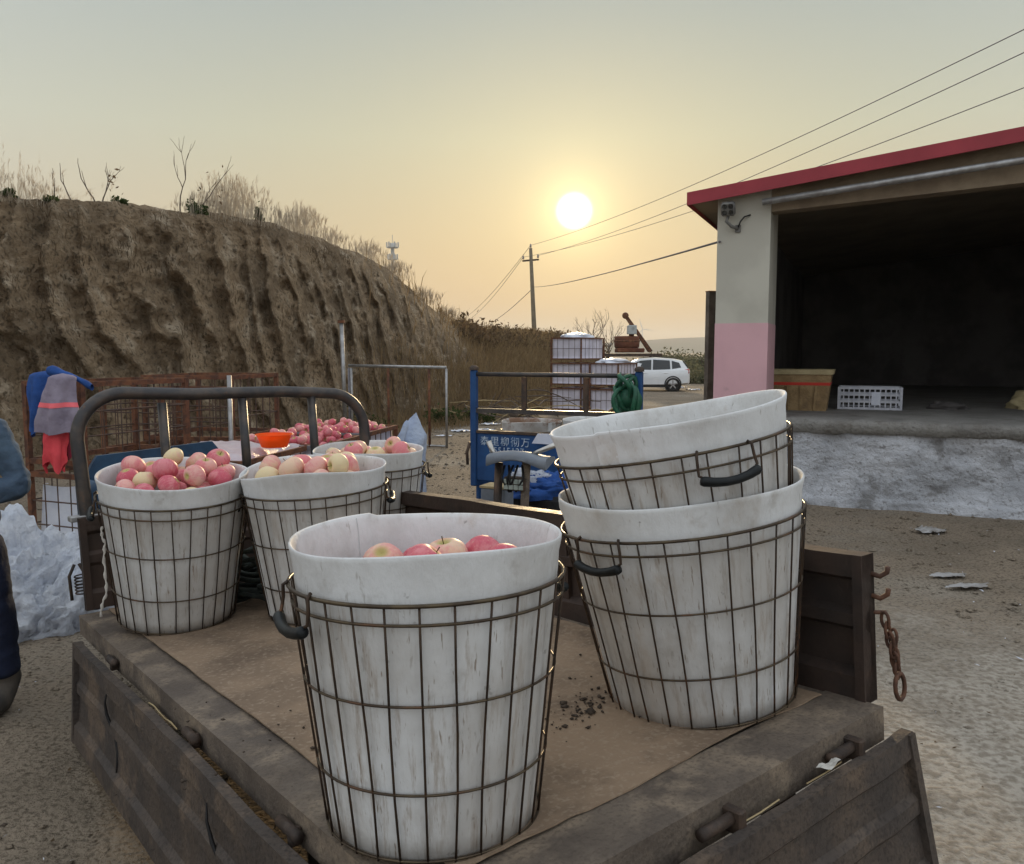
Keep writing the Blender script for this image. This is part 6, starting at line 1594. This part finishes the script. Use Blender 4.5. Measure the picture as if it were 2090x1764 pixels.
MB().tube([(-.024, -.098, 1.435), (0, -.106, 1.432), (.024, -.098, 1.435)], .006, 6).build('mouth', M['cl_maroon'], per_, smooth=True)

# ================================================================== SMALL THINGS ON THE BED, IN THE SHED, ON THE GROUND
# rope heap
M['rope'] = pm('dark weathered rope', (.050, .060, .052), (.030, .036, .032), 40, rough=.95, bump=.8, bump_scale=200, bump_dist=.005)
rp = TM @ Vector((.37, 2.18, ZB + .012)); rr_ = random.Random(6)
rope = thing('rope_heap', 'dark tangled rope heaped on the bed between two filled baskets', 'rope', M=Matrix.Translation(rp) @ TM.to_3x3().to_4x4())
for k in range(16):
    c = Vector((rr_.gauss(.06, .07), rr_.gauss(.0, .10), 0)); a0 = rr_.uniform(0, 6.28); rad_ = rr_.uniform(.07, .16); z0 = .016 + .011 * k; tx = rr_.uniform(-.35, .35); ty = rr_.uniform(-.35, .35)
    pts = []
    for i in range(22):
        a = a0 + i * .30; x = rad_ * math.cos(a) * (1 + .15 * math.sin(3 * a)); y = rad_ * math.sin(a)
        pts.append((c.x + x, c.y + y, max(.012, z0 + tx * x + ty * y)))
    MB().tube(pts, .011, 6).build('rope_coil', M['rope'], rope, smooth=True)
# twine on the basket by the post
M['twine'] = pm('frayed white twine', (.52, .49, .44), (.40, .37, .33), 50, rough=.95)
tw = BM2 @ Vector((.293 * math.cos(R(-80)), .293 * math.sin(R(-80)), .47))
pxs = [(208, 1075), (207, 1092), (214, 1110), (212, 1140), (216, 1180), (218, 1210), (208, 1235), (205, 1265)]
dt_ = (tw - CAM).dot(FWD) - .02
pts = [D(x, y, dt_ - .004 * i) - tw for i, (x, y) in enumerate(pxs)]
sm_ = []
for i in range(len(pts) - 1):
    for q in range(5): sm_.append(pts[i].lerp(pts[i + 1], q / 5) + Vector((.002 * math.sin(q * 2 + i), 0, 0)))
o = MB().tube(sm_, [.0045 + .002 * math.sin(i * 1.7) for i in range(len(sm_))], 6).build('twine', M['twine'], None, smooth=True); o.location = tw
tag(o, 'frayed white twine hanging from the basket by the headboard post', 'twine')
# dirt crumbs on the bed
M['crumb'] = pm('dark dirt crumb', (.045, .034, .026), (.08, .06, .045), 60, rough=1)
rng = np.random.RandomState(8); nB = NB()
def pebbles(ctrs, sizes, rng, flat=.6):
    t = np.array([[1, 0, 0], [-1, 0, 0], [0, 1, 0], [0, -1, 0], [0, 0, 1], [0, 0, -1]], float); f = np.array([[0, 2, 4], [2, 1, 4], [1, 3, 4], [3, 0, 4], [2, 0, 5], [1, 2, 5], [3, 1, 5], [0, 3, 5]])
    n = len(ctrs); V = t[None] * rng.uniform(.6, 1.3, (n, 6, 1)) * np.asarray(sizes)[:, None, None]; V[:, :, 2] *= flat
    a = rng.uniform(0, 6.28, n); ca, sa = np.cos(a), np.sin(a); x = V[:, :, 0] * ca[:, None] - V[:, :, 1] * sa[:, None]; y = V[:, :, 0] * sa[:, None] + V[:, :, 1] * ca[:, None]; V = np.stack([x, y, V[:, :, 2]], -1) + np.asarray(ctrs)[:, None]
    return V.reshape(-1, 3), (f[None] + np.arange(n)[:, None, None] * 6).reshape(-1, 3)
cs = []
for (px, py, sx, sy, n) in ((1205, 1440, .05, .025, 70), (1165, 1475, .07, .03, 50), (720, 1800, .02, .02, 4), (708, 1643, .03, .01, 16), (600, 1500, .25, .2, 60), (1000, 1420, .3, .3, 60)):
    q = TL(px, py, .0)
    for _ in range(n): cs.append(TM @ Vector((q.x + rng.normal(0, sx), q.y + rng.normal(0, sy), ZB + .011)))
nB.add(pebbles(np.array([list(c) for c in cs]), rng.gamma(1.8, .0022, len(cs)), rng)); o = nB.build('dirt_crumbs', M['crumb']); tag(o, 'dark dirt crumbs scattered on the tan bed', 'dirt', kind='stuff')
# things on the shed floor
M['wicker'] = pm('tan woven box', (.36, .25, .125), (.26, .175, .085), 7, rough=.85, bump=.8, bump_scale=45, bump_dist=.02, stain=(.18, .12, .07), stain_scale=3)
M['foamlid'] = pm('yellowed foam lid', (.50, .42, .24), (.42, .34, .19), 6, rough=.9, bump=.6, bump_scale=30, bump_dist=.03)
M['redtape'] = pm('red tape', (.55, .045, .03), rough=.5)
def shp(px, py): return SHI @ G(px, py, PT)
c = shp(1634, 838); bxr = thing('tan_box', 'flared tan woven box with a red band and yellowed lid, just inside the shed', 'box', M=SH @ Matrix.Translation((c.x, c.y + .2, PT)))
def flared(z0, z1, w0, w1, d0, d1, grow=0.0):
    m = MB(); a = [(-w0 / 2, -d0 / 2, z0), (w0 / 2, -d0 / 2, z0), (w0 / 2, d0 / 2, z0), (-w0 / 2, d0 / 2, z0)]; b = [(-w1 / 2, -d1 / 2, z1), (w1 / 2, -d1 / 2, z1), (w1 / 2, d1 / 2, z1), (-w1 / 2, d1 / 2, z1)]
    m.add(a + b, [(3, 2, 1, 0), (4, 5, 6, 7), (0, 1, 5, 4), (1, 2, 6, 5), (2, 3, 7, 6), (3, 0, 4, 7)]); return m
flared(0, .44, .58, .68, .45, .52).build('body', M['wicker'], bxr)
flared(.31, .345, .658, .668, .506, .513).build('band', M['redtape'], bxr)
flared(.441, .50, .72, .74, .55, .57).build('lid', M['foamlid'], bxr)
for x in (-.17, 0, .17): MB().beam((x * .9, -.232 - .0, .01), (x, -.262, .30), .03, .012).build('stave', M['wicker'], bxr)
M['whitecrate'] = pm('white plastic lattice', (.55, .56, .60), (.46, .47, .52), 8, rough=.6)
c = shp(1774, 836); wc = thing('lattice_crate', 'white plastic lattice crate on the shed floor beside the tan box', 'crate', M=SH @ Matrix.Translation((c.x, c.y + .2, PT)))
W_, D_, H_ = .74, .50, .28
for x in (-W_ / 2, W_ / 2 - .03):
    for y in (-D_ / 2, D_ / 2 - .03): MB().box((x, y, 0), (x + .03, y + .03, H_)).build('corner', M['whitecrate'], wc)
for z in (.0, .085, .17, H_ - .03):
    for y in (-D_ / 2 + .004, D_ / 2 - .020): MB().box((-W_ / 2 + .031, y, z), (W_ / 2 - .031, y + .016, z + .028)).build('slat', M['whitecrate'], wc)
    for x in (-W_ / 2 + .004, W_ / 2 - .020): MB().box((x, -D_ / 2 + .031, z), (x + .016, D_ / 2 - .031, z + .028)).build('slat', M['whitecrate'], wc)
for i in range(11):
    x = -W_ / 2 + .07 + i * (W_ - .14) / 10; MB().box((x - .008, -D_ / 2 + .0005, .002), (x + .008, -D_ / 2 + .0035, H_ - .002)).build('slat', M['whitecrate'], wc)
MB().box((.02, -D_ / 2 - .006, .06), (.12, -D_ / 2, .22)).build('label_card', M['whitebits'], wc)
MB().box((-W_ / 2 + .03, -D_ / 2 + .03, .005), (W_ / 2 - .03, D_ / 2 - .03, .02)).build('base', M['whitecrate'], wc)
c = shp(2092, 836); lump('sacking', 'yellowish sacking heap on the shed floor near the far jamb', 'sacking', None, .30, .25, .20, M['foamlid'], 44, amp=.4, n=40, mrows=18, M0=SH @ Matrix.Translation((c.x + .12, c.y + .2, PT)))
c = shp(1935, 838); lump('sacking', 'low dark sacking heap beside the lattice crate', 'sacking', None, .22, .2, .09, M['plaster'], 45, amp=.4, n=40, mrows=18, M0=SH @ Matrix.Translation((c.x, c.y + .3, PT)))
# litter: plastic scraps in the yard
M['scrap'] = pm('dirty clear film', (.42, .41, .40), (.27, .25, .23), 9, rough=.4, spec=.5)
def scrap(px, py, wpx, hpx, label, seed, mat='scrap', cat='plastic scrap'):
    p = G(px, py); s = (p - CAM).dot(FWD) / FPX; w = wpx * s; d = hpx * s * 2.4; rng = random.Random(seed); n, m_ = 16, 9; P = []
    for i in range(n):
        u = i / (n - 1) * 2 - 1; row = []
        for j in range(m_):
            v = j / (m_ - 1) * 2 - 1; e = (1 - .45 * abs(float(fbm(u * 2 + seed, v * 2, 0, 3, seed))))
            row.append((u * w / 2 * e + .1 * w * v, v * d / 2 * e * (1 - .4 * abs(u)), .020 + .35 * hpx * s * abs(float(fbm(u * 3 + seed, v * 3, 2, 3, seed + 5)))))
        P.append(row)
    o = MB().grid(P).build('plastic_scrap', M[mat], None, smooth=True); o.location = (p.x, p.y, 0); o.rotation_euler = (0, 0, rng.uniform(-.5, .2)); tag(o, label, cat, 'plastic scraps in the yard'); return o
scrap(1897, 1088, 62, 26, 'pale crumpled film scrap before the rubble plinth', 3)
scrap(1935, 1180, 75, 16, 'long torn film strip on the dirt, outer piece', 5)
scrap(1975, 1202, 95, 16, 'long torn film strip on the dirt beside a shorter piece', 6)
scrap(940, 882, 40, 14, 'white litter at the bank foot beside the tube frame', 8, 'whitebits')
scrap(985, 880, 50, 14, 'white litter heap seen past the blue post', 9, 'whitebits')
scrap(1000, 868, 40, 12, 'white litter behind the rust-streaked basket', 10, 'whitebits')
scrap(905, 892, 36, 10, 'white film shred beside the foot of the tube frame', 12, 'whitebits')
scrap(1415, 797, 30, 12, 'white sack lying behind the rear wheel of the car', 13, 'whitebits')
scrap(1390, 792, 18, 10, 'second white sack beyond the car wheel', 14, 'whitebits')
# branch pile between the bank and the blue tricycle
bp0 = G(1050, 858); pile = thing('branch_pile', 'pile of cut branches and straw lying at the foot of the dry ridge', 'branches', bp0)
rr_ = random.Random(9)
for k in range(60):
    c = Vector((rr_.gauss(0, .8), rr_.gauss(0, .5), abs(rr_.gauss(.2, .18)))); d = Vector((rr_.gauss(0, 1), rr_.gauss(0, .4), rr_.gauss(0, .12))).normalized() * rr_.uniform(.3, .9)
    MB().tube([c - d, c + Vector((0, 0, .04)), c + d], [.008, .018, .006], 5).build('branch', M['straw'] if k % 5 == 0 else M['twig'], pile)
# pebbles, clods and white flecks in the yard
rng = np.random.RandomState(21); nB = NB(); N_ = 22000
r = 1.0 + 17 * rng.rand(N_) ** .8; a = rng.uniform(-.75, .75, N_); x = r * np.sin(a); y = r * np.cos(a)
nB.add(pebbles(np.stack([x, y, np.full(N_, .004)], 1), rng.gamma(1.6, .0050, N_) * (.6 + r / 12), rng, .5)); o = nB.build('clods', M['ground']); tag(o, 'small clods and pebbles scattered over the yard', 'pebbles', kind='stuff')
nB = NB(); N_ = 800
r = 2.0 + 12 * rng.rand(N_); a = rng.uniform(-.75, .75, N_); x = r * np.sin(a); y = r * np.cos(a); c = np.stack([x, y, np.full(N_, .022)], 1); c2 = leaves(c, rng.gamma(1.5, .006, N_) * (.5 + r / 9), rng); c2[0][:, 2] = .014 + np.abs(c2[0][:, 2] - .02) * .5
nB.add(c2); o = nB.build('white_flecks', M['whitebits']); tag(o, 'white flecks of torn paper and film in the dirt', 'litter', kind='stuff')
nB = NB(); N_ = 1500
r = 1.5 + 10 * rng.rand(N_); a = rng.uniform(-.75, .75, N_); x = r * np.sin(a); y = r * np.cos(a); b = np.stack([x, y, np.full(N_, .016)], 1)
VF = leaves(b, rng.uniform(.006, .018, N_), rng); VF[0][:, 2] = .014 + np.abs(VF[0][:, 2] - .016) * .25; nB.add(VF)
o = nB.build('leaf_litter', M['drybrown']); tag(o, 'dry leaf fragments and straw in the yard dirt', 'litter', kind='stuff')
# ================================================================== HAZE
HZ = True
if HZ:
    hz = MB().box((-5200, -400, -6), (5200, 5600, 135)).build('haze', [], None)
    hm_ = bpy.data.materials.new('evening haze'); hm_.use_nodes = True; t = hm_.node_tree; t.nodes.clear()
    pv = t.nodes.new('ShaderNodeVolumePrincipled'); pv.inputs['Density'].default_value = .00024; pv.inputs['Color'].default_value = (.90, .92, .94, 1); pv.inputs['Anisotropy'].default_value = .35
    ou = t.nodes.new('ShaderNodeOutputMaterial'); t.links.new(pv.outputs[0], ou.inputs['Volume'])
    hz.data.materials.append(hm_); hz['kind'] = 'stuff'; hz['label'] = 'warm evening haze filling the air'; hz['category'] = 'haze'
